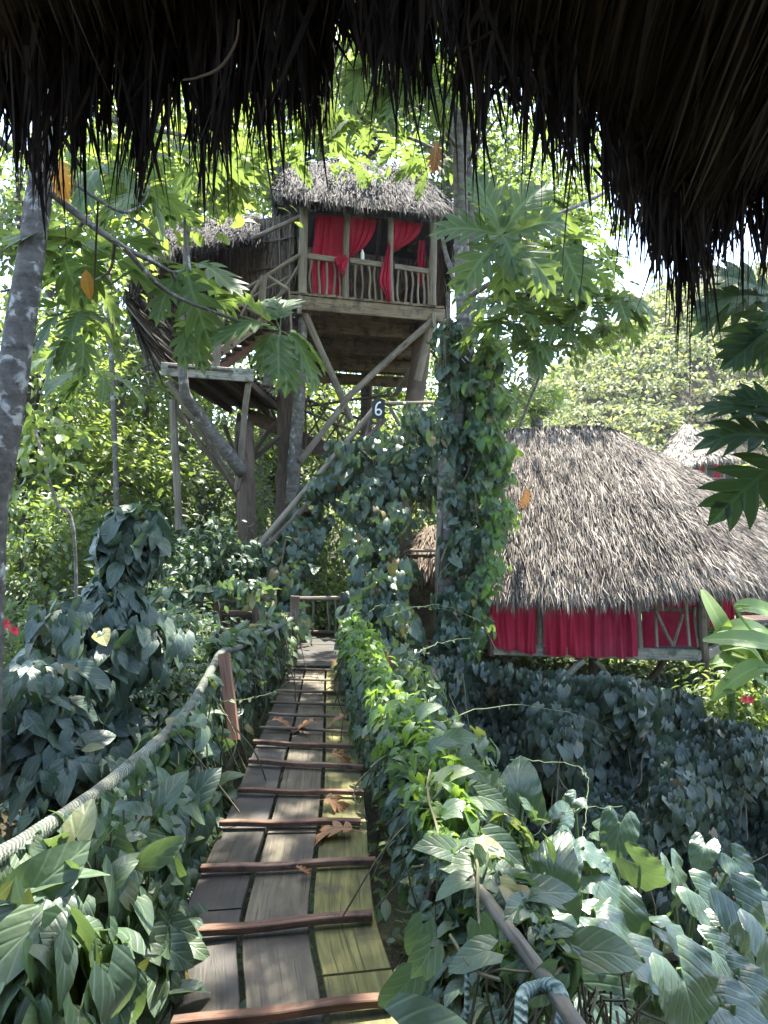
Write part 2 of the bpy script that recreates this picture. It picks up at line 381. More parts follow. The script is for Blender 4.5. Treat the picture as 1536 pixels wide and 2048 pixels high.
M['bread_dark'] = m_leaf('dark breadfruit leaf', [(.030, .060, .022), (.040, .075, .026)], .6, .18, (.20, .32, .04), 7, vein=.4, spec=.2)
M['jungle'] = m_leaf('jungle leaf', [(.050, .095, .022), (.070, .120, .026), (.100, .155, .032), (.130, .180, .045)], .36, .46, (.42, .54, .09), 4, vein=.1)
M['jungle_deep'] = m_leaf('deep jungle leaf', [(.042, .075, .028), (.060, .098, .032), (.085, .128, .040)], .38, .40, (.34, .48, .08), 4, vein=.1)
M['hill'] = m_leaf('hill forest leaf', [(.09, .125, .05), (.14, .175, .065), (.20, .22, .09), (.27, .275, .13)], .6, .45, (.45, .5, .12), 3, vein=.0, bump=0, spots=.2)
M['taro'] = m_leaf('taro leaf', [(.050, .085, .055), (.065, .105, .065), (.080, .125, .072)], .28, .25, (.25, .40, .08), 4, spec=.7, vein=.30, bump=.22, slant=.85)
M['banana'] = m_leaf('banana leaf', [(.11, .18, .05), (.15, .23, .065), (.19, .28, .09)], .40, .42, (.4, .55, .06), 22, vein=.3)
M['yellow_leaf'] = m_leaf('yellow leaf', [(.55, .30, .04), (.60, .22, .03)], .5, .45, (.8, .4, .05), 7)
M['dry_leaf'] = m_leaf('dry leaf', [(.20, .085, .030), (.28, .13, .05), (.33, .17, .075)], .6, .15, (.4, .2, .06), 7, vein=.4, bump=.5)
M['stem'] = m_wood('vine stem', [(.05, .045, .03), (.10, .09, .05), (.13, .13, .06)], gx=20)
M['tendril'] = m_wood('green tendril', [(.09, .12, .06), (.17, .20, .11)], gx=20)
M['stalk'] = m_wood('taro stalk', [(.07, .12, .05), (.12, .18, .07)], .5, gx=10)
M['post'] = m_wood('weathered post', [(.075, .058, .040), (.18, .148, .108), (.29, .25, .19)], gx=18, patch=(.21, .19, .14), pscale=4, pth=(.58, .70))
M['darkpost'] = m_wood('dark post', [(.024, .016, .010), (.075, .050, .033), (.15, .108, .075)], gx=16, patch=(.13, .11, .08), pscale=3, pth=(.58, .72))
M['board'] = m_wood('treehouse board', [(.07, .050, .030), (.18, .135, .082), (.28, .22, .14)], gx=10, patch=(.05, .042, .03), pscale=5, pth=(.5, .66))
M['darkboard'] = m_wood('dark board', [(.030, .020, .014), (.070, .046, .032), (.12, .082, .056)], gx=10)
M['paleboard'] = m_wood('pale board', [(.12, .11, .085), (.26, .24, .19), (.34, .32, .26)], gx=8, patch=(.10, .10, .07), pscale=6, pth=(.5, .62))
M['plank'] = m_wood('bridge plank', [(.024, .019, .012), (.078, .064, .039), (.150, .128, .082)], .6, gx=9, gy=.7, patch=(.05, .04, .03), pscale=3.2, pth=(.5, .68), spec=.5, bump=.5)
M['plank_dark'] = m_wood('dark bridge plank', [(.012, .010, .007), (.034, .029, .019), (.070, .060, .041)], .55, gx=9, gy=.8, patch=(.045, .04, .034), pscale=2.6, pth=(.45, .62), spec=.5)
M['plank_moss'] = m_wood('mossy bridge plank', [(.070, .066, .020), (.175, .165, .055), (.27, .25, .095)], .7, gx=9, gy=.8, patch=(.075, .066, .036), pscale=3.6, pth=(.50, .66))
M['cleat'] = m_wood('red cleat', [(.07, .036, .022), (.17, .095, .060), (.28, .18, .125)], .75, gx=14, patch=(.055, .042, .030), pscale=9, pth=(.5, .66))
M['stick'] = m_wood('cleat stick', [(.08, .06, .045), (.18, .145, .10), (.26, .22, .15)], gx=18)
M['redpost'] = m_wood('red brown board', [(.08, .036, .022), (.15, .075, .045), (.20, .11, .07)], gx=10)
M['bamboo'] = m_wood('pale bamboo', [(.06, .055, .04), (.13, .12, .09), (.20, .19, .15)], .7, gx=8, patch=(.09, .08, .055), pscale=9, pth=(.56, .64))
M['thatch'] = m_thatch('grey thatch', [(.016, .013, .010), (.080, .066, .053), (.24, .21, .17), (.48, .43, .365)])
M['thatch_dark'] = m_thatch('dark grey thatch', [(.008, .007, .006), (.028, .024, .020), (.085, .075, .064), (.23, .21, .18)])
M['thatch_pale'] = m_thatch('pale thatch', [(.13, .11, .08), (.24, .21, .165), (.36, .325, .27)])
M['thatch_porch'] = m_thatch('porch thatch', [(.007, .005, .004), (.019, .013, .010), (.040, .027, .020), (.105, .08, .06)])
M['thatch_wall'] = m_thatch('brown thatch wall', [(.035, .025, .017), (.085, .062, .042), (.15, .115, .08), (.23, .19, .14)])
M['curtain'] = m_cloth('red curtain', (.52, .022, .060), .38)
M['curtain_b'] = m_cloth('deep red curtain', (.44, .020, .062), .34)
M['bark'] = m_bark('lichen bark', (.14, .125, .105), (.05, .043, .035), (.36, .35, .31), (.55, .64), 9)
M['bark_grey'] = m_bark('grey bark', (.17, .155, .13), (.05, .042, .034), (.30, .30, .26), (.58, .66), 5)
M['bark_dark'] = m_bark('dark bark', (.085, .068, .052), (.022, .017, .013), (.15, .15, .12), (.60, .70), 4)
M['soil'] = m_ground('leaf litter', (.020, .016, .010), (.045, .038, .020), (.06, .07, .028))
M['hillsoil'] = m_ground('hill cover', (.06, .075, .028), (.10, .115, .045), (.14, .15, .07), .25)
M['gravelwall'] = m_ground('pebbled wall', (.035, .025, .012), (.075, .055, .026), (.12, .095, .05), 3.0)
M['rope_pole'] = m_rope('rope wrapped rail', (.055, .058, .040), (.24, .27, .20))
M['rope'] = m_rope('green rope', (.09, .15, .12), (.30, .38, .33))
m, nt = nt_new('white paint'); out(nt, nd(nt, 'ShaderNodeBsdfPrincipled', {'Base Color': (.78, .78, .74, 1), 'Roughness': .6}).outputs[0]); M['white'] = m
m, nt = nt_new('dark paint'); out(nt, nd(nt, 'ShaderNodeBsdfPrincipled', {'Base Color': (.012, .011, .010, 1), 'Roughness': .6}).outputs[0]); M['black'] = m
m, nt = nt_new('red petal'); out(nt, nd(nt, 'ShaderNodeBsdfPrincipled', {'Base Color': (.55, .02, .03, 1), 'Roughness': .6}).outputs[0]); M['petal'] = m

# ------------------------------------------------------------------ terrain
def gz(X, Y):
    """Ground height below or above the camera."""
    X = np.asarray(X, float); Y = np.asarray(Y, float)
    z = -4.5 + .18 * sway(X, Y, .9)
    z = z + 1.5 * sstep(9, 14, Y) * sstep(6.5, 1, np.abs(X + 1))
    z = z + 1.6 * sstep(-2.2, -6.0, X) * sstep(3, 8, Y)
    z = z + 1.3 * sstep(9, 30, Y)
    th = X / np.maximum(Y, 1)
    ridge = np.interp(th, [-.8, -.35, -.1, .15, .28, .42, .62, .9], [6, 7, 8, 9, 18, 27, 29, 29])
    z = z + (ridge + 2.4) * sstep(40, 88, Y)
    return z + Z0
gx = np.concatenate([np.linspace(-900, -62, 12), np.linspace(-60, -16, 23), np.linspace(-15, 15, 76), np.linspace(16, 60, 23), np.linspace(62, 900, 12)])
gy = np.concatenate([np.linspace(-300, -6, 8), np.linspace(-5, 32, 90), np.linspace(33, 90, 40), np.linspace(100, 1500, 12)])
GX, GY = np.meshgrid(gx, gy, indexing='ij')
mb = MB(); GZ = gz(GX, GY); grid(mb, np.stack([GX, GY, GZ], -1)[:, :, :])
tag(mb.build('ground', M['soil'], None, (0, 0, 0), True), kind='structure')

# ------------------------------------------------------------------ thatch
def polyline_u(p, u):
    n = len(p) - 1; s = np.clip(u, 0, 1) * n; i = np.minimum(s.astype(int), n - 1); t = (s - i)[:, None]
    return p[i] * (1 - t) + p[i + 1] * t
def thatch_roof(E, Rg, count, length, width, mat, parent, name='roof', bulge=.0, fringe=0, fl=.45, rough=.10, drop=.02, nu=48, lo=0.0, thick=.14):
    """Roof skin from the eave line E to the ridge line Rg, shingled with straw strands, and a fringe hanging at the eave."""
    E = spl(E, 120) if len(E) > 2 else spl(E, 60); Rg = spl(Rg, len(E))
    def S(u, t):
        e = polyline_u(E, u); r = polyline_u(Rg, u)
        p = e + (r - e) * t[:, None]; p[:, 2] += bulge * np.sin(math.pi * t)
        return p, nrm(e - r)
    seg = np.linalg.norm(np.diff(E, axis=0), axis=1); cdf = np.concatenate([[0], np.cumsum(seg)]); cdf /= cdf[-1]
    U = np.linspace(0, 1, len(E))
    mb = MB()
    uu, tt = np.meshgrid(np.linspace(0, 1, nu), np.linspace(0, 1, 14), indexing='ij')
    g, dn = S(uu.ravel(), tt.ravel()); du = nrm(polyline_u(E, np.clip(uu.ravel() + .01, 0, 1)) - polyline_u(E, np.clip(uu.ravel() - .01, 0, 1)))
    n = nrm(np.cross(du, dn)); n *= np.sign(n[:, 2:3] + 1e-6)
    grid(mb, (g - n * .05).reshape(nu, 14, 3), .0); grid(mb, (g - n * (.05 + thick)).reshape(nu, 14, 3), .0)
    def batch(N, t, L, w, lift, hang):
        u = np.interp(rng.random(N), cdf, U)
        p, dn = S(u, t); du = nrm(polyline_u(E, np.clip(u + .01, 0, 1)) - polyline_u(E, np.clip(u - .01, 0, 1)))
        n = nrm(np.cross(du, dn)); n *= np.sign(n[:, 2:3] + 1e-6)
        y = nrm(dn + rng.normal(size=(N, 3)) * rough + n * rng.normal(.06, .05, (N, 1)) + A(0, 0, -1) * hang)
        p = p + n * (rng.random((N, 1)) * lift) - y * (L * .3)[:, None]
        if hang > 1: L = L * (.62 + .5 * np.interp(u * 90, np.arange(92), rng.random(92))); 
        clump = .5 + .5 * np.sin(u * 190 + 3 * np.sin(t * 23)) * np.sin(t * 37 + u * 61)
        r = np.clip(rng.random(N) * .7 + clump * .3 - .05, 0, 1)
        put(mb, L_STRAND, p, y, n + rng.normal(size=(N, 3)) * .35, np.stack([w, L, L], 1), rng.uniform(-.15, .3, N), r)
    batch(count, lo + (1 - lo) * rng.random(count), rng.uniform(.6, 1.25, count) * length, rng.uniform(.5, 1.3, count) * width, .07, drop)
    if fringe:
        L = rng.uniform(.45, 1.2, fringe) * fl
        batch(fringe, rng.uniform(-.02, .07, fringe), L, rng.uniform(.5, 1.2, fringe) * width, .03, 1.1)
        L = rng.uniform(.3, 1.0, fringe) * fl
        batch(fringe, rng.uniform(-.01, .05, fringe), L, rng.uniform(.4, 1.0, fringe) * width, -.18, 1.8)
    return mb.build(name, mat, parent)

def curtain(name, label, rows, folds, amp, mat, group, nx=60, ny=26, ph=0.0, depth=A(0, 1, 0), cat='curtain'):
    """Hanging cloth from rows of (left point, right point), top to bottom, thrown into folds."""
    Lp = spl([r[0] for r in rows], ny); Rp = spl([r[1] for r in rows], ny)
    s = np.linspace(0, 1, nx); G = Lp[:, None] + (Rp - Lp)[:, None] * s[None, :, None]
    t = np.linspace(0, 1, ny)
    wv = np.sin(s[None] * folds * 6.283 + ph + 1.2 * np.sin(t[:, None] * 2 + ph)) + .45 * np.sin(s[None] * folds * 2.3 * 6.283 + 2 * ph + t[:, None] * 1.5)
    wv = wv * (.55 + .75 * (.5 + .5 * np.sin(s * 7.3 + ph * 3))[None]) + .5 * np.sin(s[None] * folds * 3.7 + t[:, None] * 4.5 + ph * 5)
    G = G + depth * (wv * amp * (.6 + .5 * t[:, None]))[..., None]
    hem = .02 * np.sin(s * folds * 6.283 * .5 + ph)
    G[..., 2] += hem[None] * t[:, None] ** 3
    mb = MB(); grid(mb, G)
    return tag(mb.build(name, mat, None, None, True), label, cat, group)

# ------------------------------------------------------------------ thatched porch overhead (the place the photo is taken from)
porch = thing('porch_hut', 'dark thatched porch eave with ragged straw fringe hanging overhead', 'hut', (0, -1.5, Z0 - 2.0))
eave_px = [(-420, 275, 2.15), (-200, 275, 2.1), (0, 275, 2.05), (100, 262, 2.0), (200, 255, 2.0), (300, 244, 2.0), (400, 215, 1.95), (470, 185, 1.88), (560, 135, 1.8), (650, 112, 1.75), (740, 68, 1.7), (820, 60, 1.64), (880, 68, 1.66), (920, 150, 1.75),
           (1000, 245, 1.95), (1100, 300, 2.15), (1200, 385, 2.35), (1300, 445, 2.6), (1370, 545, 2.8), (1440, 500, 2.85), (1536, 490, 2.9), (1750, 490, 3.0), (2000, 490, 3.1)]
low = np.array([P(x, y, d) for x, y, d in eave_px])
root = low + A(0, -.02, .24)
top = root.copy(); top[:, 0] *= .9; top[:, 1] = -1.2; top[:, 2] = Z0 + 2.5
fr = MB()
def fringe_layer(N, r0, r1, dy0, dy1, l0, l1, w, rv):
    u = rng.random(N); b = polyline_u(low, u)
    # clumps of straw of their own length
    cl = np.interp(u * 260, np.arange(262), rng.random(262))
    L = l0 + (l1 - l0) * rng.random(N) * (.4 + .6 * cl)
    tipz = b[:, 2] + rng.uniform(r0, r1, N) * (1.1 - .5 * cl)
    p = b.copy(); p[:, 1] += rng.uniform(dy0, dy1, N); p[:, 2] = tipz + L
    y = nrm(A(0, .02, -1) + rng.normal(size=(N, 3)) * A(.05, .05, .02))
    wd = rng.uniform(.4, 1.5, N) * w
    put(fr, L_STRAND, p, y, A(0, -1, 0) + rng.normal(size=(N, 3)) * .7, np.stack([wd, L, L], 1), rng.uniform(-.12, .12, N), np.clip(rng.random(N) ** 2 * rv, 0, 1))
fringe_layer(600, .10, .36, -.05, .10, .22, .50, .013, .75)
fringe_layer(1700, .18, .52, -.12, .05, .3, .6, .016, .6)
fringe_layer(3200, .28, .80, -.30, .0, .35, .7, .016, .7)
fringe_layer(2600, .55, 1.4, -.75, -.15, .4, .8, .018, .85)
# drooping tufts that come to a point, each of its own length
NT = 330; tu = rng.random(NT); tb_ = polyline_u(low, tu); big = rng.random(NT) ** 2.2
for c in range(NT):
    k = int(5 + 9 * rng.random() + 8 * big[c]); tip = tb_[c] + A(rng.normal() * .03, rng.uniform(-.10, .10), .17 - .36 * big[c] + rng.normal() * .03)
    rt = tb_[c] + A(0, 0, .34) + rng.normal(size=(k, 3)) * A(.045, .04, .10); rt[:, 1] += tip[1] - tb_[c][1]
    e = tip + rng.normal(size=(k, 3)) * A(.030, .02, .07); dv = e - rt; L = np.linalg.norm(dv, axis=1)
    put(fr, L_STRAND, rt, nrm(dv), A(0, -1, 0) + rng.normal(size=(k, 3)) * .6, np.stack([rng.uniform(.006, .017, k), L, L], 1), rng.uniform(-.1, .1, k), np.clip(rng.random(k) ** 2 * .85, 0, 1))
u = rng.random(60); b = polyline_u(low, u); L = rng.uniform(.2, .42, 60)
put(fr, L_STRAND, b + A(0, 0, .25) + rng.normal(size=(60, 3)) * A(0, .06, .2), nrm(A(0, 0, -1) + rng.normal(size=(60, 3)) * A(.06, .06, 0)), A(0, -1, 0) + rng.normal(size=(60, 3)) * .5, np.stack([np.full(60, .006), L, L], 1), rng.uniform(-.2, .2, 60), 1.0)
# straw seen from underneath, running up the slope of the roof
N = 5200; u = rng.random(N); t = rng.random(N) ** 1.3; a_ = polyline_u(root, u), polyline_u(top, u)
sl = nrm(a_[1] - a_[0]); L = rng.uniform(.4, .9, N)
len_ = np.linalg.norm(a_[1] - a_[0], axis=1); t = np.clip((L * 1.02 + t * (len_ - L)) / len_, 0, 1)
put(fr, L_STRAND, a_[0] + (a_[1] - a_[0]) * t[:, None] - A(0, 0, .03) + rng.normal(size=(N, 3)) * A(0, 0, .02), nrm(-sl + rng.normal(size=(N, 3)) * .10 + A(0, 0, -.12)), A(0, -.5, -1) + rng.normal(size=(N, 3)) * .5, np.stack([rng.uniform(.008, .022, N), L, L], 1), 0.0, np.clip(rng.random(N) ** 2 * .9, 0, 1))
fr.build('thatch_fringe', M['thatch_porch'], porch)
lin = MB(); tt = np.linspace(0, 1, 12)[None, :, None]
g = root[:, None] + (top - root)[:, None] * tt; grid(lin, g, .1); grid(lin, g + A(0, .05, .22), .1)
bk = np.stack([g[:, -1], g[:, -1] + A(0, -4.2, -2.0)], 1); grid(lin, bk, .1)
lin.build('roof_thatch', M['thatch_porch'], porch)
mb = MB(); G = np.array([[A(x, -4.5, z) for z in np.linspace(Z0 - 2.1, Z0 + 2.6, 6)] for x in np.linspace(-5, 5, 12)]); grid(mb, G)
for sx in (-4.6, 4.6):
    grid(mb, np.array([[A(sx, y, z) for z in np.linspace(Z0 - 2.1, Z0 + 1.6, 5)] for y in np.linspace(-4.5, -.6, 8)]))
mb.build('wall', M['darkboard'], porch)
mb = MB()
for k in range(26): beam(mb, A(-4.8, -4.4 + k * .22, Z0 - 1.98), A(4.8, -4.4 + k * .22, Z0 - 1.98), .205, .05)
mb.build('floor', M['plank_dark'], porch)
# one loose curled straw, and a few pale long ones
mb = MB()
tube(mb, spl([P(478, 40, 1.7), P(472, 85, 1.7), P(440, 135, 1.7), P(395, 155, 1.72), P(365, 160, 1.72)], 14), [.0025, .0035, .002], 6, .95)
mb.build('loose_straw', M['thatch_wall'], porch)

# ------------------------------------------------------------------ the plank footbridge
bridge = thing('footbridge', 'narrow wooden plank footbridge with cross cleats leading to the treehouse', 'footbridge', (-.7, 2.0, Z0 - 2.0))
# (left px, right px) of every cleat and its distance
CL = [((352, 2046), (792, 1996), 2.78), ((348, 1864), (757, 1828), 3.33), ((396, 1738), (742, 1721), 3.88), ((440, 1645), (735, 1640), 4.42), ((472, 1578), (728, 1582), 4.95),
      ((494, 1521), (722, 1532), 5.46), ((512, 1482), (715, 1494), 5.95), ((526, 1453), (708, 1461), 6.42), ((538, 1427), (704, 1432), 6.88), ((546, 1403), (700, 1408), 7.38),
      ((556, 1381), (696, 1384), 7.92), ((564, 1357), (692, 1359), 8.55), ((573, 1337), (689, 1339), 9.1)]
DL = np.array([P(*l, d) for l, r, d in CL]); DR = np.array([P(*r, d) for l, r, d in CL])
DL[:, 2] -= .045; DR[:, 2] -= .045
wid = np.linalg.norm(DR - DL, axis=1).mean()
mid = (DL + DR) / 2; mid = np.vstack([mid[0] + (mid[0] - mid[2]) * 1.0, mid, mid[-1] + (mid[-1] - mid[-2]) * .6])
xd = nrm(DR - DL); xd = np.vstack([xd[0], xd, xd[-1]])
MS = spl(mid, 70); XS = nrm(spl(xd, 70))
for it in range(3): XS[1:-1] = nrm(.25 * XS[:-2] + .5 * XS[1:-1] + .25 * XS[2:])
HW = np.interp(np.linspace(0, 1, 70), np.linspace(0, 1, len(CL)), np.linalg.norm(DR - DL, axis=1) / 2)
HW = np.convolve(np.pad(HW, 6, 'edge'), np.ones(13) / 13, 'valid')
UPS = nrm(np.cross(XS, np.gradient(MS, axis=0)))
L_ = np.concatenate([[0], np.cumsum(np.linalg.norm(np.diff(MS, axis=0), axis=1))])
def deck(s, f):
    """Point on the deck: s metres along, f from -1 (left edge) to 1 (right edge)."""
    k = np.clip(np.interp(s, L_, np.arange(70)), 0, 69); i = min(int(k), 68); t = k - i
    lp = lambda a: a[i] * (1 - t) + a[i + 1] * t
    return lp(MS) + lp(XS) * lp(HW[:, None])[0] * f, nrm(lp(UPS))
tot = L_[-1]
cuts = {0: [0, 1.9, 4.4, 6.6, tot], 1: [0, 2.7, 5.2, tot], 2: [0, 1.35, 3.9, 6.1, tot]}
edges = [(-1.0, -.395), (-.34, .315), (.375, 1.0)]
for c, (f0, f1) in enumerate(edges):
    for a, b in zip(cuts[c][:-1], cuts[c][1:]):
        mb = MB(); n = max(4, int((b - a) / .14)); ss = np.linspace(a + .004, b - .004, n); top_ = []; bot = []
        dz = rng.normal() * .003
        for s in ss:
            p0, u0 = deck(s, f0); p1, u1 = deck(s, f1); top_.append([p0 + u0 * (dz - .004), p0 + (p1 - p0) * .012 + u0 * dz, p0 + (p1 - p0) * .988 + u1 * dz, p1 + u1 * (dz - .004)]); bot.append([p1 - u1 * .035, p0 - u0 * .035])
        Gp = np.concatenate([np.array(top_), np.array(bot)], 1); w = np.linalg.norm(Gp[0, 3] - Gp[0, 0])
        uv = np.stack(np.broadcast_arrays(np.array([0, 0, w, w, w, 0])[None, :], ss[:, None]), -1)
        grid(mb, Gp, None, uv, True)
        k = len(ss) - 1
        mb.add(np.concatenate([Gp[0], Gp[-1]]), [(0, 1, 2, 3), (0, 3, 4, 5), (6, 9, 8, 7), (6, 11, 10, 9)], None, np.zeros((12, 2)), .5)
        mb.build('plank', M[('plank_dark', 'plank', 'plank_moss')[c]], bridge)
for i, (l, r, d) in enumerate(CL):
    a, b = P(*l, d), P(*r, d); mb = MB(); a = a + A(rng.uniform(-.03, .04), rng.normal() * .012, -.006); b = b + A(rng.uniform(-.05, .03), rng.normal() * .012, -.006)
    if i < 7: beam(mb, a, b, .045 * rng.uniform(.85, 1.2), .031 * rng.uniform(.85, 1.15), seg=9, wav=.005); mb.build('cleat', M['cleat'], bridge)
    else: pole(mb, a, b, .015, 7, .006); mb.build('cleat', M['stick'], bridge)
for f in (-.8, .8):     # bearers under the planks
    mb = MB(); pts = np.array([deck(s, f)[0] - deck(s, f)[1] * .085 for s in np.linspace(0, tot, 24)]); tube(mb, pts, .045, 8); mb.build('bearer', M['darkpost'], bridge)
# left handrail: rope-wrapped pole
lr = np.array([P(-240, 1900, 2.15), P(-80, 1765, 2.45), P(60, 1676, 2.8), P(200, 1582, 3.35), P(330, 1470, 4.3), P(385, 1405, 5.1), P(420, 1345, 5.9), P(442, 1306, 6.6), P(475, 1296, 7.2), P(530, 1268, 8.2), P(586, 1236, 9.3)])
mb = MB(); tube(mb, spl(lr, 70), [.036, .037, .036, .035, .035, .034, .034, .034], 12, wob=.05); h = mb.build('handrail', M['rope_pole'], bridge, smooth=True)
mb = MB(); beam(mb, P(448, 1308, 6.1), P(468, 1482, 5.8), .10, .05, (0, 1, 0)); mb.build('post', M['redpost'], bridge)
ropes = [[P(405, 1560, 4.55), P(392, 1640, 4.3), P(384, 1700, 4.2), P(378, 1752, 4.1), P(388, 1765, 4.0), P(376, 1800, 3.9)],
         [P(341, 1830, 3.4), P(333, 1862, 3.3), P(334, 1895, 3.25)], [P(441, 1320, 6.6), P(441, 1400, 6.5), P(440, 1450, 6.4)],
         [P(936, 1900, 2.3), P(934, 1960, 2.25), P(933, 2040, 2.2)], [P(1075, 1975, 2.06), P(1046, 1990, 2.0), P(1040, 2050, 1.95), P(1020, 2130, 1.9)],
         [P(1075, 1975, 2.06), P(1110, 1972, 2.02), P(1128, 2010, 1.98), P(1120, 2060, 1.95)]]
for i, r in enumerate(ropes):
    mb = MB(); tube(mb, spl(r, 18), .008 if i < 4 else .020, 7); mb.build('rope', M['rope'], bridge, smooth=True)
# right handrail: pale bamboo pole
rr_ = np.array([P(1330, 2300, 1.5), P(1150, 2045, 1.9), P(1060, 1915, 2.2), P(960, 1780, 2.62), P(870, 1650, 3.2), P(790, 1470, 4.6), P(735, 1360, 6.1), P(705, 1290, 7.6), P(692, 1240, 9.3)])
mb = MB(); tube(mb, spl(rr_[:5], 20), [.024, .024, .023], 10, wob=.02); mb.build('handrail', M['bamboo'], bridge, smooth=True)
mb = MB(); tube(mb, spl(rr_[4:], 20), [.028, .026], 8, wob=.04); mb.build('handrail', M['post'], bridge, smooth=True)
for s in (1.5, 3.1, 4.8, 6.4):
    p, u = deck(s, 1.25); k = np.argmin(np.abs(spl(rr_, 60)[:, 1] - p[1])); q = spl(rr_, 60)[k]
    mb = MB(); pole(mb, p - A(0, 0, .15), q, .022, 7, .02); mb.build('post', M['darkpost'], bridge)

# ------------------------------------------------------------------ landing deck at the far end, its rails, the fence on the left
land = thing('landing_deck', 'small board landing at the far end of the footbridge', 'deck', (-1.1, 10.5, Z0 - 2.1))
zL = P(637, 1330, 9.3)[2]
for k in range(9):
    d = 9.32 + k * .235; xl, xr = -2.2, .1
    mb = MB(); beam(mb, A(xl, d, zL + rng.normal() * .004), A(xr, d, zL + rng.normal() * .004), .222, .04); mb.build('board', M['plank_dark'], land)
mb = MB(); beam(mb, A(-2.2, 9.25, zL - .1), A(.1, 9.25, zL - .1), .08, .14); mb.build('beam', M['darkpost'], land)
for x in (-2.1, 0.0):
    for d in (9.4, 11.2):
        mb = MB(); pole(mb, A(x, d, gz(x, d) - .2), A(x, d, zL - .02), .07); mb.build('leg', M['darkpost'], land)
rail = thing('railing', 'low stick railing closing the far end of the board landing', 'railing', (-1.1, 11.4, zL))
D = 11.4
mb = MB(); pole(mb, P(588, 1197, D), P(689, 1196, D), .036, 8, .006); mb.build('top_rail', M['stick'], rail)
mb = MB(); pole(mb, P(588, 1263, D), P(689, 1266, D), .034, 8, .006); mb.build('bottom_rail', M['darkpost'], rail)
for x in (594, 608, 625, 657, 671, 682):
    mb = MB(); pole(mb, P(x, 1197, D), P(x + 1, 1265, D), .018, 7, .02); mb.build('baluster', M['post'], rail)
mb = MB(); pole(mb, P(688, 1185, D - .05), P(690, 1290, D - .05), .05); mb.build('post', M['darkpost'], rail)
gp = thing('bridge_post', 'dark rough post at the left end of the bridge beside the landing', 'post', P(584, 1320, 9.35))
mb = MB(); pole(mb, P(584, 1330, 9.35), P(590, 1192, 9.35), .06, 9, .008); mb.build('shaft', M['darkpost'], gp)
mb = MB(); pole(mb, P(576, 1322, 9.28), P(580, 1226, 9.28), .03, 8, .01); mb.build('side_stick', M['post'], gp)
fen = thing('stick_fence', 'dark rail fence of rough sticks left of the landing', 'fence', P(430, 1310, 10.6))
for (a, b, r, mt) in [((300, 1203), (515, 1199), .045, 'post'), ((425, 1228), (540, 1233), .055, 'darkpost'), ((300, 1262), (560, 1264), .035, 'post'), ((300, 1282), (560, 1284), .04, 'post')]:
    mb = MB(); pole(mb, P(*a, 10.6), P(*b, 10.6), r, 8, .008); mb.build('rail', M[mt], fen)
for x in (432, 447, 462, 476, 489, 503, 517, 534, 330, 352, 375, 398):
    mb = MB(); pole(mb, P(x, 1232, 10.68), P(x + rng.normal() * 4, 1300, 10.68), .03, 7, .03); mb.build('baluster', M['darkpost'], fen)
for x in (430, 508, 318):
    mb = MB(); pole(mb, P(x, 1195, 10.52), P(x + 6, 1340, 10.52), .06, 8, .02); mb.build('post', M['darkpost'], fen)

# ------------------------------------------------------------------ the treehouse
th = thing('treehouse', 'thatched treehouse on tall trunks with a red curtained balcony', 'treehouse', (-.5, 16.5, Z0 - 3.0))
def TP(x, y, d): return P(x, y, d)
FL, FR = P(578, 592, 14.3), P(888, 622, 15.35); FR[2] = FL[2]
BK = A(-.5, 7.6, 0); BL, BR = FL + BK, FR + BK * 1.0
fx = nrm(FR - FL)
# floor planks run front to back; their ends show above the front beam
fl = MB(); nb = 17
for k in range(nb):
    a = FL + (FR - FL) * ((k + .5) / nb); beam(fl, a - A(0, .06, 0) + A(0, rng.normal() * .012, .06), a + BK + A(0, 0, .06), np.linalg.norm(FR - FL) / nb - .012, .05)
fl.build('floor_deck', M['board'], th)
def tb(a, b, w, h, mat, name, seg=2):
    mb = MB(); beam(mb, a, b, w, h, seg=seg); return mb.build(name, M[mat], th)
tb(FL + A(-.02, 0, -.12), FR + A(0.0, 0, -.12), .10, .28, 'board', 'front_beam')
for f, dz in ((.20, .12), (.44, .16), (.70, .17), (1.0, .18)):
    tb(FL + BK * f + A(.05, 0, -dz), FR + BK * f + A(-.05, 0, -dz), .12, .34, 'board', 'joist')
for f in (0.06, .94):
    tb(FL + (FR - FL) * f + A(0, .06, -.30), FL + (FR - FL) * f + BK + A(0, .0, -.30), .12, .10, 'darkpost', 'side_beam')
tb(P(600, 592, 14.22), P(598, 628, 14.22), .11, .08, 'post', 'bracket'); tb(P(867, 625, 15.15), P(869, 655, 15.15), .10, .08, 'post', 'bracket')
posts = [((605, 588), (607, 405), 14.36, .088), ((692, 600), (696, 428), 14.62, .07), ((783, 605), (780, 430), 14.95, .065), ((865, 612), (864, 440), 15.22, .085)]
PP = []
for (b, t, d, r) in posts:
    mb = MB(); pole(mb, P(*b, d), P(*t, d) + A(0, 0, .25), r, 10, .008); mb.build('post', M['post'], th); PP.append(d)
def dx(x): return np.interp(x, [605, 865], [14.36, 15.22])
bays = [((614, 512), (690, 522)), ((700, 521), (777, 532)), ((789, 533), (862, 544))]
for a, b in bays:
    mb = MB(); beam(mb, P(*a, dx(a[0])), P(*b, dx(b[0])), .07, .11); mb.build('railing', M['post'], th)
for x0, y0, y1 in [(624, 520, 586), (638, 522, 588), (654, 524, 590), (667, 526, 592), (681, 528, 594), (711, 530, 597), (723, 531, 598), (737, 532, 599), (750, 533, 600), (764, 535, 602), (797, 540, 605), (810, 541, 606), (823, 542, 608), (836, 543, 609), (847, 544, 610), (855, 545, 611)]:
    mb = MB(); pole(mb, P(x0, y0, dx(x0)), P(x0 + rng.normal() * 1.5, y1, dx(x0)), .024, 7, .03); mb.build('baluster', M['stick'], th)
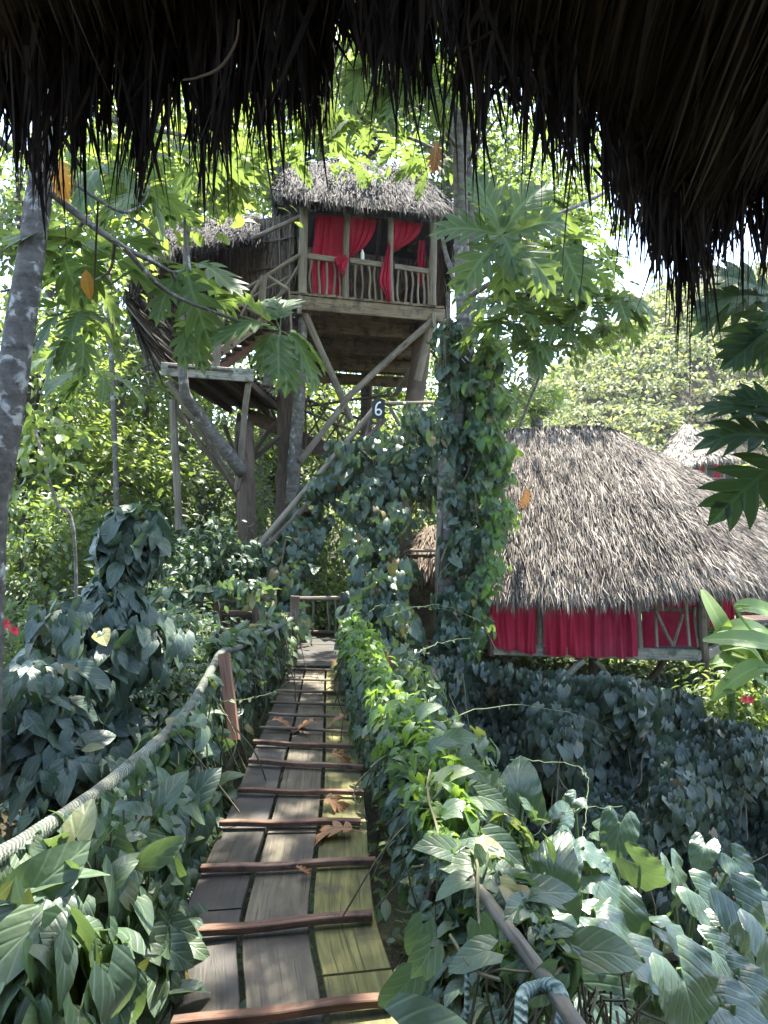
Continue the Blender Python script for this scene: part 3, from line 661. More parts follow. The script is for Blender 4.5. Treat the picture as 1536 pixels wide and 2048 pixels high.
mb = MB(); pole(mb, P(612, 428, 14.45), P(862, 440, 15.2), .03, 7, .006); mb.build('curtain_pole', M['darkpost'], th)
# dark thatch walls: back, right, left of the room
wl = MB()
def wall(p0, p1, h):
    G = np.array([[p0 + (p1 - p0) * s + A(0, 0, h * t) for t in np.linspace(0, 1, 6)] for s in np.linspace(0, 1, 12)]); grid(wl, G, .2)
    N = 700; s = rng.random((N, 1)); L = rng.uniform(.3, .7, N)
    pos = p0 + (p1 - p0) * s + A(0, 0, 1) * h * rng.uniform(.15, 1, (N, 1)); n = nrm(np.cross(p1 - p0, A(0, 0, 1)))
    for sg in (-1, 1): put(wl, L_STRAND, pos + n * sg * .03, nrm(A(0, 0, -1) + rng.normal(size=(N, 3)) * .12), n * sg + rng.normal(size=(N, 3)) * .3, np.stack([np.full(N, .05), L, L], 1))
wall(BL + A(.1, -.4, 0), BR + A(-.1, -.4, 0), 2.7); wall(FR + A(.02, .25, 0), BR + A(-.05, 0, 0), 2.3); wall(FL + A(.0, .9, 0), BL + A(.05, 0, 0), 2.3)
mid_w = FL + BK * .55; wall(mid_w + A(.15, 0, 0), mid_w + (FR - FL) * .95, 2.6)
wl.build('wall', M['thatch_wall'], th)
for (a, b) in [((855, 470), (800, 595)), ((800, 450), (850, 560)), ((760, 440), (742, 590))]:
    mb = MB(); pole(mb, P(*a, 17.5), P(*b, 17.5), .04, 7); mb.build('wall_pole', M['darkpost'], th)
# roof: a closed eave line round a short ridge
E = np.array([A(-2.6, 19.0, 6.5 + Z0), P(548, 400, 16.0), P(556, 388, 14.2), P(590, 392, 13.9), P(660, 402, 14.0), P(740, 412, 14.3), P(820, 420, 14.75), P(890, 428, 15.2), P(915, 432, 15.9), A(1.75, 18.5, 6.45 + Z0), A(1.6, 22.0, 6.4 + Z0), A(0, 23.0, 6.4 + Z0), A(-2.4, 22.5, 6.4 + Z0), A(-2.65, 20, 6.45 + Z0), A(-2.6, 19.0, 6.5 + Z0)])
zr = P(700, 322, 17.0)[2]
Rg = np.array([A(-2.0, 18.2, zr - .1), P(590, 338, 17.3), P(590, 332, 17.1), P(600, 330, 16.9), P(650, 326, 16.9), P(710, 324, 17.0), P(760, 328, 17.2), P(800, 336, 17.6), P(806, 340, 17.9), A(.45, 18.4, zr - .15), A(.4, 19.0, zr - .1), A(-.5, 19.2, zr), A(-1.8, 19.0, zr), A(-2.0, 18.6, zr - .1), A(-2.0, 18.2, zr - .1)])
thatch_roof(E, Rg, 11000, .38, .022, M['thatch_dark'], th, 'roof', .12, 2600, .36, .17, .02)
# the annex: a curved thatch wall wrapped round the stairs, with sticks
AT = np.array([P(602, 425, 15.2), P(560, 432, 16.2), P(500, 440, 17.0), P(440, 446, 17.2), P(380, 452, 16.8), P(330, 470, 15.8), P(290, 510, 14.6), P(258, 560, 13.6)])
AB = np.array([P(602, 625, 15.2), P(560, 640, 16.2), P(500, 655, 17.0), P(440, 690, 17.2), P(395, 705, 16.8), P(360, 690, 15.8), P(335, 695, 14.6), P(300, 705, 13.6)])
at, ab = spl(AT, 60), spl(AB, 60); tt = np.linspace(0, 1, 10)[None, :, None]
mb = MB(); G = at[:, None] + (ab - at)[:, None] * tt; grid(mb, G, .15); grid(mb, G + A(0, .12, 0), .15)
N = 3200; u = rng.random(N); a_, b_ = polyline_u(at, u), polyline_u(ab, u); t = rng.random((N, 1)) * .95
put(mb, L_STRAND, a_ + (b_ - a_) * t - A(0, .04, 0), nrm((b_ - a_) + rng.normal(size=(N, 3)) * .10), A(0, -1, 0) + rng.normal(size=(N, 3)) * .4, np.stack([rng.uniform(.02, .05, N), rng.uniform(.2, .5, N), np.full(N, .3)], 1), rng.uniform(-.1, .2, N))
mb.build('annex_wall', M['thatch_wall'], th)
for u in (.07, .14, .22, .30, .38, .46, .54, .62):
    a_, b_ = polyline_u(at, np.array([u]))[0], polyline_u(ab, np.array([u]))[0]
    mb = MB(); pole(mb, a_ - A(0, .1, 0), b_ - A(0, .1, 0), .022, 7, .008); mb.build('wall_stick', M['post'], th)
for f in (.25, .5, .78):
    mb = MB(); pts = np.array([polyline_u(at, np.array([u]))[0] * (1 - f) + polyline_u(ab, np.array([u]))[0] * f - A(0, .13, 0) for u in np.linspace(.02, .7, 14)]); tube(mb, pts, .02, 7); mb.build('wall_batten', M['darkpost'], th)
E = np.array([P(515, 470, 16.0), P(490, 474, 16.0), P(450, 482, 15.8), P(410, 486, 15.4), P(370, 494, 15.0), P(315, 520, 14.0), P(260, 575, 12.9), P(248, 600, 12.8)])
Rg = np.array([P(530, 440, 17.8), P(520, 436, 17.9), P(490, 434, 18.0), P(440, 438, 18.0), P(390, 440, 17.8), P(350, 452, 17.0), P(330, 470, 16.2), P(322, 480, 16.0)])
thatch_roof(E, Rg, 3000, .36, .024, M['thatch_dark'], th, 'annex_roof', .05, 900, .36, .16, .1)
mb = MB(); pole(mb, P(604, 432, 14.4), P(505, 476, 15.8), .05, 8, .008); mb.build('eave_pole', M['post'], th)
mb = MB(); N = 1300; u = .70 + .30 * rng.random(N); a_, b_ = polyline_u(spl(E, 60), u), polyline_u(ab, u); L = rng.uniform(.5, 1.1, N); t = rng.random((N, 1)) * .9
put(mb, L_STRAND, a_ + (b_ - a_) * t - A(0, .05, 0), nrm(b_ - a_ + rng.normal(size=(N, 3)) * .15), A(-.4, -1, 0) + rng.normal(size=(N, 3)) * .4, np.stack([rng.uniform(.02, .05, N), L, L], 1), rng.uniform(-.2, .2, N))
mb.build('thatch_skirt', M['thatch_dark'], th)
# stairs from the balcony down left to the low landing
for i, (a, b, w, h, mt) in enumerate([((574, 606, 14.3), (404, 732, 13.2), .07, .16, 'board'), ((560, 650, 15.3), (440, 735, 14.3), .07, .20, 'redpost')]):
    mb = MB(); beam(mb, P(*a), P(*b), w, h); mb.build('stair_stringer', M[mt], th)
for k in range(9):
    f = (k + .5) / 9; a = P(574, 606, 14.3) * (1 - f) + P(404, 732, 13.2) * f; b = P(560, 650, 15.3) * (1 - f) + P(440, 735, 14.3) * f
    mb = MB(); beam(mb, a + A(0, 0, .05), b + A(0, 0, .12), .22, .04); mb.build('stair_tread', M['darkboard'], th)
SR = [((600, 509), (534, 551), 14.3, .038), ((534, 551), (456, 600), 14.0, .036), ((600, 527), (532, 640), 14.35, .03), ((536, 552), (576, 578), 14.1, .03), ((574, 579), (530, 618), 14.2, .034), ((520, 562), (482, 632), 13.9, .028),
      ((470, 622), (378, 700), 13.6, .03), ((534, 640), (465, 600), 13.9, .025), ((600, 545), (470, 618), 14.4, .03), ((382, 696), (428, 735), 13.1, .032), ((440, 620), (385, 690), 13.2, .026)]
for a, b, d, r in SR:
    mb = MB(); pole(mb, P(*a, d), P(*b, d), r, 8, .015); mb.build('stair_rail', M['post'], th)
for a, b, d, r in [((528, 552), (522, 622), 14.0, .07), ((578, 578), (584, 695), 14.2, .025), ((445, 610), (430, 748), 13.0, .075)]:
    mb = MB(); pole(mb, P(*a, d), P(*b, d), r, 8, .006); mb.build('stair_post', M['post'], th)
# the low landing
La, Lb = P(322, 738, 12.7), P(507, 752, 13.1); LBk = A(.12, 4.4, -.05)
mb = MB(); beam(mb, La, Lb, .08, .24); mb.build('landing_beam', M['paleboard'], th)
mb = MB()
for k in range(14):
    a = La + LBk * ((k + .3) / 14) + A(.1, 0, .05); b = Lb + LBk * ((k + .3) / 14) + A(-.1, 0, .05); beam(mb, a, b, .29, .045)
mb.build('landing_floor', M['darkboard'], th)
for f in (.12, .38, .66, .9):
    mb = MB(); beam(mb, La + (Lb - La) * f + A(0, .06, -.06), La + (Lb - La) * f + LBk + A(0, 0, -.06), .09, .14); mb.build('landing_joist', M['darkboard'], th)
fork = P(478, 985, 13.9)
for a, d, r, mt in [((335, 762), 12.85, .055, 'post'), ((352, 770), 13.1, .05, 'darkpost'), ((370, 800), 13.4, .05, 'post'), ((345, 800), 14.6, .05, 'darkpost'), ((498, 760), 13.2, .06, 'post'), ((478, 830), 16.0, .06, 'darkpost')]:
    mb = MB(); pole(mb, P(*a, d), fork + rng.normal(size=3) * .06, r, 8, .012); mb.build('brace', M[mt], th)
mb = MB(); pole(mb, P(346, 800, 13.2), P(358, 1060, 13.2), .075, 8, .008); mb.build('landing_post', M['post'], th)
for a, b, d in [((500, 925), (560, 870), 14.6), ((500, 920), (556, 840), 16.0), ((448, 850), (470, 920), 16.0)]:
    mb = MB(); pole(mb, P(*a, d), P(*b, d), .05, 7); mb.build('brace', M['darkpost'], th)
# main legs and crossed braces
def trunk(pts, r, mat, name, parent, n=14, wob=.05):
    mb = MB(); tube(mb, spl(pts, 26), r, n, wob=wob); return mb.build(name, M[mat], parent, smooth=True)
trunk([P(578, 690, 15.4) + A(0, 0, .55), P(578, 800, 15.4), P(577, 950, 15.4), P(570, 1100, 15.3), A(-2.25, 15.3, gz(-2.2, 15.3) - .2)], [.26, .25, .26, .28, .34], 'darkpost', 'leg', th)
trunk([P(607, 625, 14.6), P(598, 800, 14.9), P(590, 900, 15.0), P(582, 1010, 15.0)], [.10, .13, .14, .13], 'bark_grey', 'leg', th, 10)
trunk([P(850, 660, 16.6) + A(0, 0, .4), P(838, 740, 16.5), P(826, 820, 16.4), P(812, 950, 16.2), P(800, 1100, 16), A(.35, 16, gz(.3, 16) - .2)], [.22, .22, .22, .24, .28], 'darkpost', 'leg', th)
mb = MB(); pole(mb, P(862, 640, 15.4), P(835, 760, 15.8), .09, 8, .006); mb.build('brace', M['post'], th)
for a, b, da, db, r in [((610, 628), (702, 842), 14.5, 15.6, .075), ((866, 640), (690, 800), 15.2, 15.0, .07), ((700, 790), (600, 922), 15.0, 14.9, .07), ((845, 700), (790, 790), 16.2, 17.5, .06)]:
    mb = MB(); pole(mb, P(*a, da), P(*b, db), r, 9, .006); mb.build('brace', M['post'], th)

# the ramp stair winding behind the trunk
ramp_ = thing('back_stair', 'dark pole stair winding behind the treehouse trunk', 'stairs', P(620, 900, 17.5) + A(0, 0, -.5))
st = spl([P(498, 832, 17.2), P(548, 852, 17.0), P(610, 885, 17.0), P(680, 908, 16.8), P(745, 935, 16.4)], 12)
for off, mt in ((A(0, 0, 0), 'redpost'), (A(.1, 1.0, .05), 'darkpost')):
    mb = MB()
    for k in range(11): beam(mb, st[k] + off, st[k + 1] + off, .08, .34)
    mb.build('stringer', M['darkboard'], ramp_)
for k in range(1, 12):
    mb = MB(); beam(mb, st[k] + A(0, 0, .12), st[k] + A(.1, 1.0, .17), .25, .04); mb.build('tread', M['darkboard'], ramp_)
for pts in ([(500, 765), (560, 780), (615, 800), (690, 828), (760, 850)], [(500, 780), (560, 800), (640, 835), (740, 875)], [(505, 800), (600, 812), (700, 800), (780, 790)]):
    mb = MB(); tube(mb, spl([P(*p, 17.0 + rng.normal() * .2) for p in pts], 14), .035, 7, wob=.06); mb.build('rail', M['darkpost'], ramp_)
for a, b in [((520, 775), (560, 850)), ((545, 770), (505, 850)), ((615, 790), (650, 900)), ((660, 800), (610, 880)), ((640, 815), (700, 905)), ((690, 825), (640, 900)), ((720, 830), (690, 910)), ((612, 800), (612, 900)), ((675, 815), (676, 905)), ((740, 850), (738, 935)), ((760, 800), (705, 905))]:
    mb = MB(); pole(mb, P(*a, 16.9), P(*b, 16.9), .026, 7, .02); mb.build('baluster', M['darkpost'], ramp_)
# the stair from the fence up to the numbered post
fs = thing('front_stair', 'steep pole stair rail rising past the trunks to the numbered post', 'stairs', P(520, 1100, 12.6))
for a, b, da, db, r in [((516, 1092), (762, 802), 12.4, 13.2, .055), ((524, 1104), (770, 838), 12.5, 13.4, .05), ((500, 1140), (600, 1020), 12.6, 12.9, .035), ((700, 878), (880, 905), 13.4, 13.4, .03)]:
    mb = MB(); pole(mb, P(*a, da), P(*b, db), r, 9, .008); mb.build('rail', M['post'], fs)
for a, b in [((745, 820), (730, 880)), ((757, 800), (757, 960)), ((700, 875), (700, 990)), ((640, 945), (645, 1080)), ((590, 1005), (590, 1130)), ((780, 815), (800, 850))]:
    mb = MB(); pole(mb, P(*a, 13.3), P(*b, 13.3), .035, 8, .01); mb.build('post', M['post'], fs)
mb = MB(); pole(mb, P(762, 806, 13.3), P(935, 808, 13.3), .035, 8, .01); mb.build('rail', M['post'], fs)
for k in range(9):
    f = (k + .6) / 10; a = P(520, 1125, 12.7) * (1 - f) + P(765, 860, 13.5) * f
    mb = MB(); beam(mb, a, a + A(.15, .95, 0), .24, .04); mb.build('tread', M['darkboard'], fs)
# the number plate
sg = thing('number_sign', 'small dark plate with a white number 6 on the stair post', 'sign', P(758, 828, 12.9))
sp = P(757, 818, 12.9); kS = 1.4
mb = MB(); v = []
bd = [(-.085, -.13), (.085, -.13), (.085, .10), (.0, .16), (-.085, .10)]
for y in (-.015, .015): v += [(x, y, z) for x, z in bd]
mb.add(np.array(v) * A(kS, 1, kS) + sp, [(0, 1, 6, 5), (1, 2, 7, 6), (2, 3, 8, 7), (3, 4, 9, 8), (4, 0, 5, 9), (0, 4, 2, 1), (5, 6, 7, 9)], [(2, 4, 3), (7, 8, 9)]); mb.build('board', M['black'], sg)
mb = MB(); an = np.linspace(0, 2 * math.pi, 17)
tube(mb, np.array([sp + A(kS * .036 * math.sin(a), -.03, kS * (-.045 + .036 * math.cos(a))) for a in an]), 0.017, 6, cap=False)
tube(mb, spl([sp + A(-.036, -.03, -.045) * A(kS, 1, kS), sp + A(-.033, -.03, .02) * A(kS, 1, kS), sp + A(-.008, -.03, .07) * A(kS, 1, kS), sp + A(.03, -.03, .085) * A(kS, 1, kS)], 9), 0.017, 6)
mb.build('digit', M['white'], sg)

# ------------------------------------------------------------------ treehouse curtains and the things inside
def rows(lst, d0=.14): return [(P(x0, y0, dx(x0) + d0), P(x1, y1, dx(x1) + d0)) for x0, y0, x1, y1 in lst]
tg = 'red curtains of the treehouse balcony'
curtain('curtain', 'full length red curtain in the left bay of the treehouse balcony', rows([(632, 425, 690, 431), (628, 470, 690, 474), (623, 520, 690, 526), (624, 588, 689, 595)]), 5, .035, M['curtain'], tg)
curtain('curtain', 'red curtain swept sideways and tied to the second balcony post', rows([(698, 433, 754, 440), (699, 460, 748, 465), (699, 485, 733, 490), (699, 506, 712, 509), (694, 516, 701, 519)], .12), 4, .03, M['curtain'], tg, ph=1)
mb_rows = [(690, 509, 697, 517), (676, 513, 694, 530), (668, 520, 692, 540), (676, 535, 692, 546), (682, 548, 690, 549)]
curtain('curtain', 'bunched red curtain tail knotted over the rail at the second balcony post', rows(mb_rows, -.10), 2, .035, M['curtain'], tg, ph=2)
curtain('curtain', 'wide red curtain swag pulled across the right balcony bay', rows([(786, 440, 846, 447), (786, 462, 838, 466), (785, 482, 820, 484), (783, 494, 797, 497), (779, 500, 785, 502)], .12), 4, .03, M['curtain'], tg, ph=3)
curtain('curtain', 'long twisted red curtain tail hanging at the third balcony post', rows([(777, 485, 782, 490), (768, 520, 781, 525), (758, 558, 783, 562), (761, 572, 784, 577), (769, 586, 783, 590), (772, 601, 781, 603)], -.10), 3, .04, M['curtain'], tg, ph=4)
curtain('curtain', 'narrow shadowed red curtain by the right corner post of the balcony', rows([(838, 480, 850, 482), (835, 520, 850, 524), (838, 572, 848, 575)], .5), 2, .03, M['curtain_b'], tg, ph=5)
bt = MB(); b0 = P(725, 526, dx(725)) + A(0, 0, .062)
tube(bt, np.array([b0 + A(0, 0, z) for z in (0, .01, .14, .17, .21, .22)]), [.035, .04, .04, .03, .016, .016], 10)
tag(bt.build('bottle', M['white'], None, smooth=True), 'white bottle standing on the middle bay rail of the treehouse', 'bottle')

# ------------------------------------------------------------------ the big thatched hut on the right
hut = thing('thatched_hut', 'large low hut with deep grey thatch roof and red curtains on stilts', 'hut', P(1200, 1320, 14) - A(0, 0, 1.5))
E = np.array([P(905, 1100, 17.0), P(915, 1180, 14.5), P(945, 1192, 13.0), P(1010, 1196, 12.75), P(1110, 1198, 12.6), P(1210, 1198, 12.45), P(1310, 1190, 12.3), P(1390, 1180, 12.15), P(1460, 1174, 12.3), P(1540, 1168, 12.9), P(1630, 1160, 14.2), P(1680, 1148, 17), P(1600, 1130, 21)])
Rg = np.array([P(985, 880, 17.6), P(988, 874, 17.0), P(995, 868, 16.5), P(1020, 865, 16.3), P(1070, 861, 16.2), P(1130, 858, 16.1), P(1190, 858, 16.0), P(1215, 862, 15.9), P(1228, 868, 15.9), P(1238, 872, 16.1), P(1246, 878, 16.4), P(1248, 882, 16.8), P(1240, 884, 17.2)])
thatch_roof(E, Rg, 44000, .34, .0155, M['thatch'], hut, 'roof', .30, 7000, .42, .15, .02, nu=70)
# rounded straw along the ridge
mb = MB(); N = 1600; s = rng.random(N); p = polyline_u(spl(Rg, 40), s * .85); sd_ = np.where(rng.random((N, 1)) < .75, -1, 1); L = rng.uniform(.35, .7, N)
put(mb, L_STRAND, p + A(0, 0, .05) + rng.normal(size=(N, 3)) * A(.06, .05, .02) - A(0, 1, 0) * sd_ * .1, nrm(np.concatenate([rng.normal(size=(N, 1)) * .25, sd_ * 1.0, -.55 + rng.normal(size=(N, 1)) * .15], 1)), A(0, 0, 1) + rng.normal(size=(N, 3)) * .4, np.stack([rng.uniform(.02, .05, N), L, L], 1), .3)
mb.build('ridge_thatch', M['thatch'], hut)
hA, hB = P(978, 1312, 13.15), P(1410, 1308, 12.55); hB[2] = hA[2] = P(1280, 1308, 12.7)[2]
hx = nrm(hB - hA); hback = A(.35, 5.0, 0); hC = hB + A(2.9, 3.4, 0)
mb = MB()
beam(mb, hA, hB, .12, .20); mb.build('floor_beam', M['paleboard'], hut)
mb = MB(); beam(mb, hB + A(-.02, .05, -.02), hC + A(0, 0, -.02), .12, .18); mb.build('floor_beam', M['post'], hut)
mb = MB()
for k in range(22):
    a = hA + (hB - hA) * ((k + .5) / 22) + A(0, .07, .02); beam(mb, a, a + hback * .98, .2, .05)
mb.build('floor_deck', M['darkboard'], hut)
def hz(x): return np.interp(x, [978, 1410], [13.15, 12.55])
for (x, y0, x1, y1, r, m_) in [(1080, 1310, 1077, 1180, .06, 'post'), (1281, 1306, 1272, 1175, .055, 'post'), (1409, 1318, 1405, 1170, .085, 'darkpost'), (982, 1310, 980, 1180, .07, 'darkpost')]:
    mb = MB(); pole(mb, P(x, y0, hz(x)), P(x1, y1, hz(x)), r, 9, .008); mb.build('post', M[m_], hut)
for a, b, r in [((1314, 1294), (1308, 1190), .03), ((1346, 1292), (1312, 1222), .03), ((1346, 1292), (1366, 1228), .03), ((1379, 1292), (1374, 1190), .028), ((1397, 1294), (1390, 1215), .022), ((1278, 1222), (1405, 1219), .03)]:
    mb = MB(); pole(mb, P(*a, hz(a[0]) - .02), P(*b, hz(a[0]) - .02), r, 7, .012); mb.build('frame_stick', M['post'], hut)
hw = MB()
for (p0, p1) in ((hA + hback, hB + hback + A(2, 0, 0)), (hA + A(0, .3, 0), hA + hback)):
    grid(hw, np.array([[p0 + (p1 - p0) * s + A(0, 0, t * 2.0) for t in np.linspace(0, 1, 4)] for s in np.linspace(0, 1, 8)]), .2)
hw.build('wall', M['thatch_wall'], hut)
for (a, b, da, db, r, m_) in [((1413, 1318), (1420, 1440), 12.5, 12.5, .10, 'darkpost'), ((1168, 1320), (1108, 1375), 12.9, 12.9, .06, 'paleboard'), ((1186, 1318), (1183, 1420), 13.4, 13.4, .09, 'darkpost'), ((1190, 1320), (1216, 1350), 13.0, 13.1, .05, 'paleboard'), ((1330, 1318), (1300, 1360), 13.4, 13.4, .06, 'darkpost'), ((1005, 1315), (1060, 1370), 14.0, 14.0, .06, 'darkpost')]:
    mb = MB(); e = P(*b, db); pole(mb, P(*a, da), e if r < .08 else A(e[0], e[1], gz(e[0], e[1]) - .2), r, 8, .008); mb.build('stilt' if r > .07 else 'brace', M[m_], hut)
# curtains of the hut
hg = 'red curtains of the big thatched hut'
def hrow(lst, d0=.10): return [(P(x0, y0, hz(x0) + d0), P(x1, y1, hz(x1) + d0)) for x0, y0, x1, y1 in lst]
curtain('curtain', 'short red curtain left of the first post of the big hut', hrow([(976, 1185, 1073, 1185), (978, 1240, 1073, 1240), (986, 1295, 1072, 1309)], -.13), 4, .035, M['curtain'], hg, ph=.5, nx=80)
curtain('curtain', 'bright red curtain just right of the first post of the big hut', hrow([(1087, 1185, 1182, 1185), (1088, 1250, 1181, 1250), (1090, 1311, 1184, 1314)], -.13), 4, .035, M['curtain'], hg, ph=1.7, nx=80)
curtain('curtain', 'deep folded red curtain overlapping the floor beam left of the stick frame', hrow([(1182, 1180, 1272, 1180), (1180, 1250, 1276, 1250), (1183, 1314, 1279, 1315)], -.14), 4, .045, M['curtain_b'], hg, ph=2.9, nx=80)
curtain('curtain', 'flat red curtain behind the V shaped stick frame of the hut', hrow([(1284, 1175, 1402, 1175), (1284, 1240, 1400, 1240), (1286, 1293, 1399, 1293)], .16), 2, .03, M['curtain_b'], hg, ph=4.1, nx=80)
# ------------------------------------------------------------------ a second hut half hidden behind it
sh = thing('rear_hut', 'low hut with short red curtains half hidden behind the big thatched hut', 'hut', P(1480, 1262, 18.5) - A(0, 0, 1.2))
a, b = P(1405, 1262, 18.6), P(1640, 1262, 18.2)
mb = MB(); beam(mb, a, b, .12, .12); mb.build('floor_beam', M['paleboard'], sh)
mb = MB()
for k in range(12): p = a + (b - a) * ((k + .5) / 12) + A(0, .06, .03); beam(mb, p, p + A(0, 3, 0), .24, .05)
mb.build('floor_deck', M['darkboard'], sh)
for x in (1412, 1442, 1474, 1560, 1625):
    mb = MB(); e = P(x, 1262, 18.5); pole(mb, A(e[0], e[1], gz(e[0], e[1]) - .1), P(x, 1160, 18.5), .06, 8, .01); mb.build('post', M['post'], sh)
for (p, q) in (((1430, 1268), (1445, 1300)), ((1465, 1268), (1452, 1300))):
    mb = MB(); pole(mb, P(*p, 18.4), P(*q, 18.4), .035, 7); mb.build('brace', M['paleboard'], sh)
E = np.array([P(1380, 1172, 19.5), P(1400, 1176, 18.3), P(1480, 1178, 17.9), P(1560, 1178, 17.7), P(1680, 1178, 17.7)]); Rg = np.array([P(1420, 1080, 21), P(1440, 1075, 20.6), P(1500, 1075, 20.5), P(1560, 1075, 20.5), P(1660, 1075, 20.5)])
thatch_roof(E, Rg, 1800, .5, .04, M['thatch'], sh, 'roof', .1, 500, .35)
mb = MB(); grid(mb, np.array([[P(x, 1262, 21) + A(0, 0, 1.4 * t) for t in np.linspace(0, 1, 3)] for x in (1400, 1500, 1600, 1700)])); mb.build('wall', M['thatch_wall'], sh)
def srow(l): return [(P(x0, y0, 18.6), P(x1, y1, 18.6)) for x0, y0, x1, y1 in l]
sgp = 'short red curtains of the rear hut'
curtain('curtain', 'left red curtain of the rear hut, beside the big corner post', srow([(1398, 1180, 1438, 1180), (1400, 1256, 1438, 1257)]), 3, .03, M['curtain'], sgp)
curtain('curtain', 'middle red curtain of the rear hut, between two thin posts', srow([(1446, 1180, 1470, 1180), (1446, 1254, 1470, 1252)]), 3, .03, M['curtain'], sgp, ph=1)
curtain('curtain', 'right red curtain of the rear hut, above the banana leaves', srow([(1482, 1180, 1514, 1180), (1484, 1225, 1512, 1228)]), 3, .03, M['curtain'], sgp, ph=2)
# ------------------------------------------------------------------ little hut behind the vines
lh = thing('small_hut', 'small dark hut with pebbled wall and thatch hidden behind the vines', 'hut', P(870, 1300, 14) - A(0, 0, .8))
mb = MB()
for p0, p1 in ((P(812, 1290, 13.6), P(905, 1290, 13.4)), (P(905, 1290, 13.4), P(1010, 1290, 16)), (P(812, 1290, 13.6), P(830, 1270, 16))):
    grid(mb, np.array([[p0 + (p1 - p0) * s + A(0, 0, t * 1.75) for t in np.linspace(0, 1, 6)] for s in np.linspace(0, 1, 6)]))
mb.build('wall', M['gravelwall'], lh)
E = np.array([P(795, 1130, 15), P(806, 1135, 13.5), P(840, 1138, 13.2), P(900, 1138, 13.1), P(935, 1130, 13.3), P(960, 1120, 15)]); Rg = np.array([P(850, 1062, 15.5), P(852, 1060, 15.2), P(860, 1058, 15), P(880, 1058, 15), P(900, 1060, 15.2), P(905, 1062, 15.5)])
thatch_roof(E, Rg, 1500, .4, .035, M['thatch_wall'], lh, 'roof', .05, 500, .5)
mb = MB(); beam(mb, P(806, 1283, 13.2), P(945, 1288, 13.2), .12, .08); mb.build('sill_beam', M['redpost'], lh)
mb = MB(); pole(mb, P(820, 1100, 13.0), P(900, 1098, 13.0), .03, 7); mb.build('eave_pole', M['post'], lh)
# ------------------------------------------------------------------ far hut up on the hill
fh = thing('hill_hut', 'far small hut with pale two tier thatch roof and red curtains on the hillside', 'hut', P(1380, 985, 44) - A(0, 0, .5))
D = 44.0
E = np.array([P(1270, 955, 48), P(1298, 940, 45.5), P(1318, 932, 43.5), P(1350, 930, 42.7), P(1400, 924, 42.5), P(1438, 918, 43), P(1465, 915, 45), P(1475, 920, 49)])
Rg = np.array([P(1345, 886, 46.5), P(1342, 886, 46), P(1345, 886, 45.6), P(1360, 885, 45.4), P(1390, 883, 45.3), P(1410, 883, 45.5), P(1420, 884, 46), P(1420, 884, 46.5)])
thatch_roof(E, Rg, 2200, .75, .09, M['thatch_pale'], fh, 'lower_roof', .1, 400, .6)
E2 = np.array([P(1335, 892, 47), P(1335, 890, 45.8), P(1350, 889, 45.1), P(1390, 886, 44.9), P(1420, 884, 45.2), P(1430, 886, 47)]); R2 = np.array([P(1366, 856, 46.3), P(1364, 855, 46.2), P(1368, 853, 46.1), P(1378, 853, 46.1), P(1384, 854, 46.2), P(1384, 856, 46.3)])
thatch_roof(E2, R2, 900, .7, .09, M['thatch_pale'], fh, 'upper_roof', .08, 200, .5)
mb = MB(); beam(mb, P(1310, 985, D), P(1460, 972, D), .3, .25)
for k in range(9): p = P(1312 + k * 18, 984, D) ; beam(mb, p, p + A(0, 4.5, .0), .55, .08)
mb.build('floor_deck', M['board'], fh)
for x in (1318, 1368, 1410, 1446):
    mb = MB(); e = P(x, 985, D); pole(mb, A(e[0], e[1], gz(e[0], e[1]) - .5), P(x, 925, D), .12, 7, .005); mb.build('post', M['stick'], fh)
mb = MB(); beam(mb, P(1318, 962, D - .1), P(1448, 956, D - .1), .1, .1); mb.build('railing', M['stick'], fh)
for k in range(22):
    x = 1371 + k * 3.4; y = 960 - (x - 1371) * .05; mb = MB(); beam(mb, P(x, y, D - .1), P(x, y + 20, D - .1), .05, .05); mb.build('baluster', M['stick'], fh)
mb = MB(); 
grid(mb, np.array([[P(x, 985, 48) + A(0, 0, 2.4 * t) for t in (0, .5, 1)] for x in (1320, 1400, 1470)])); mb.build('wall', M['black'], fh)
fg = 'red curtains of the hill hut'
for (x0, x1, lab) in ((1336, 1348, 'left red curtain of the far hill hut'), (1398, 1412, 'middle red curtain of the far hill hut at its railing'), (1428, 1442, 'right red curtain of the far hill hut near the big leaves')):
    curtain('curtain', lab, [(P(x0, 926, D + .2), P(x1, 925, D + .2)), (P(x0, 962, D + .2), P(x1, 961, D + .2))], 3, .05, M['curtain'], fg, nx=16, ny=5)

# ------------------------------------------------------------------ trees
def crown(mb, c, r, ncl, nl, size, T, flat=.7, cls=.55):
    """Leaf clumps through an uneven ellipsoid: some outer shell, some inside, with gaps between."""
    c = np.asarray(c, float); r = np.broadcast_to(np.asarray(r, float), (3,))
    q = nrm(rng.normal(size=(ncl, 3))) * (rng.random((ncl, 1)) ** .38)
    cc = c + q * r
    cs = rng.uniform(.5, 1.4, ncl) * cls
    p = np.repeat(cc, nl, 0) + rng.normal(size=(ncl * nl, 3)) * np.repeat(cs, nl)[:, None] * A(1, 1, .55)
    o = nrm(p - c + A(0, 0, r[2] * .4)); N = len(p)
    y = nrm(o * A(1, 1, .3) + rng.normal(size=(N, 3)) * .6 + A(0, 0, -.45))
    n = nrm(o * .5 + A(0, 0, 1) * flat + rng.normal(size=(N, 3)) * .45)
    clr = np.repeat(rng.random(ncl), nl)
    put(mb, T, p, y, n, rng.uniform(.6, 1.3, N) * size, None, np.clip(clr * .6 + rng.random(N) * .4, 0, 1))
    return cc
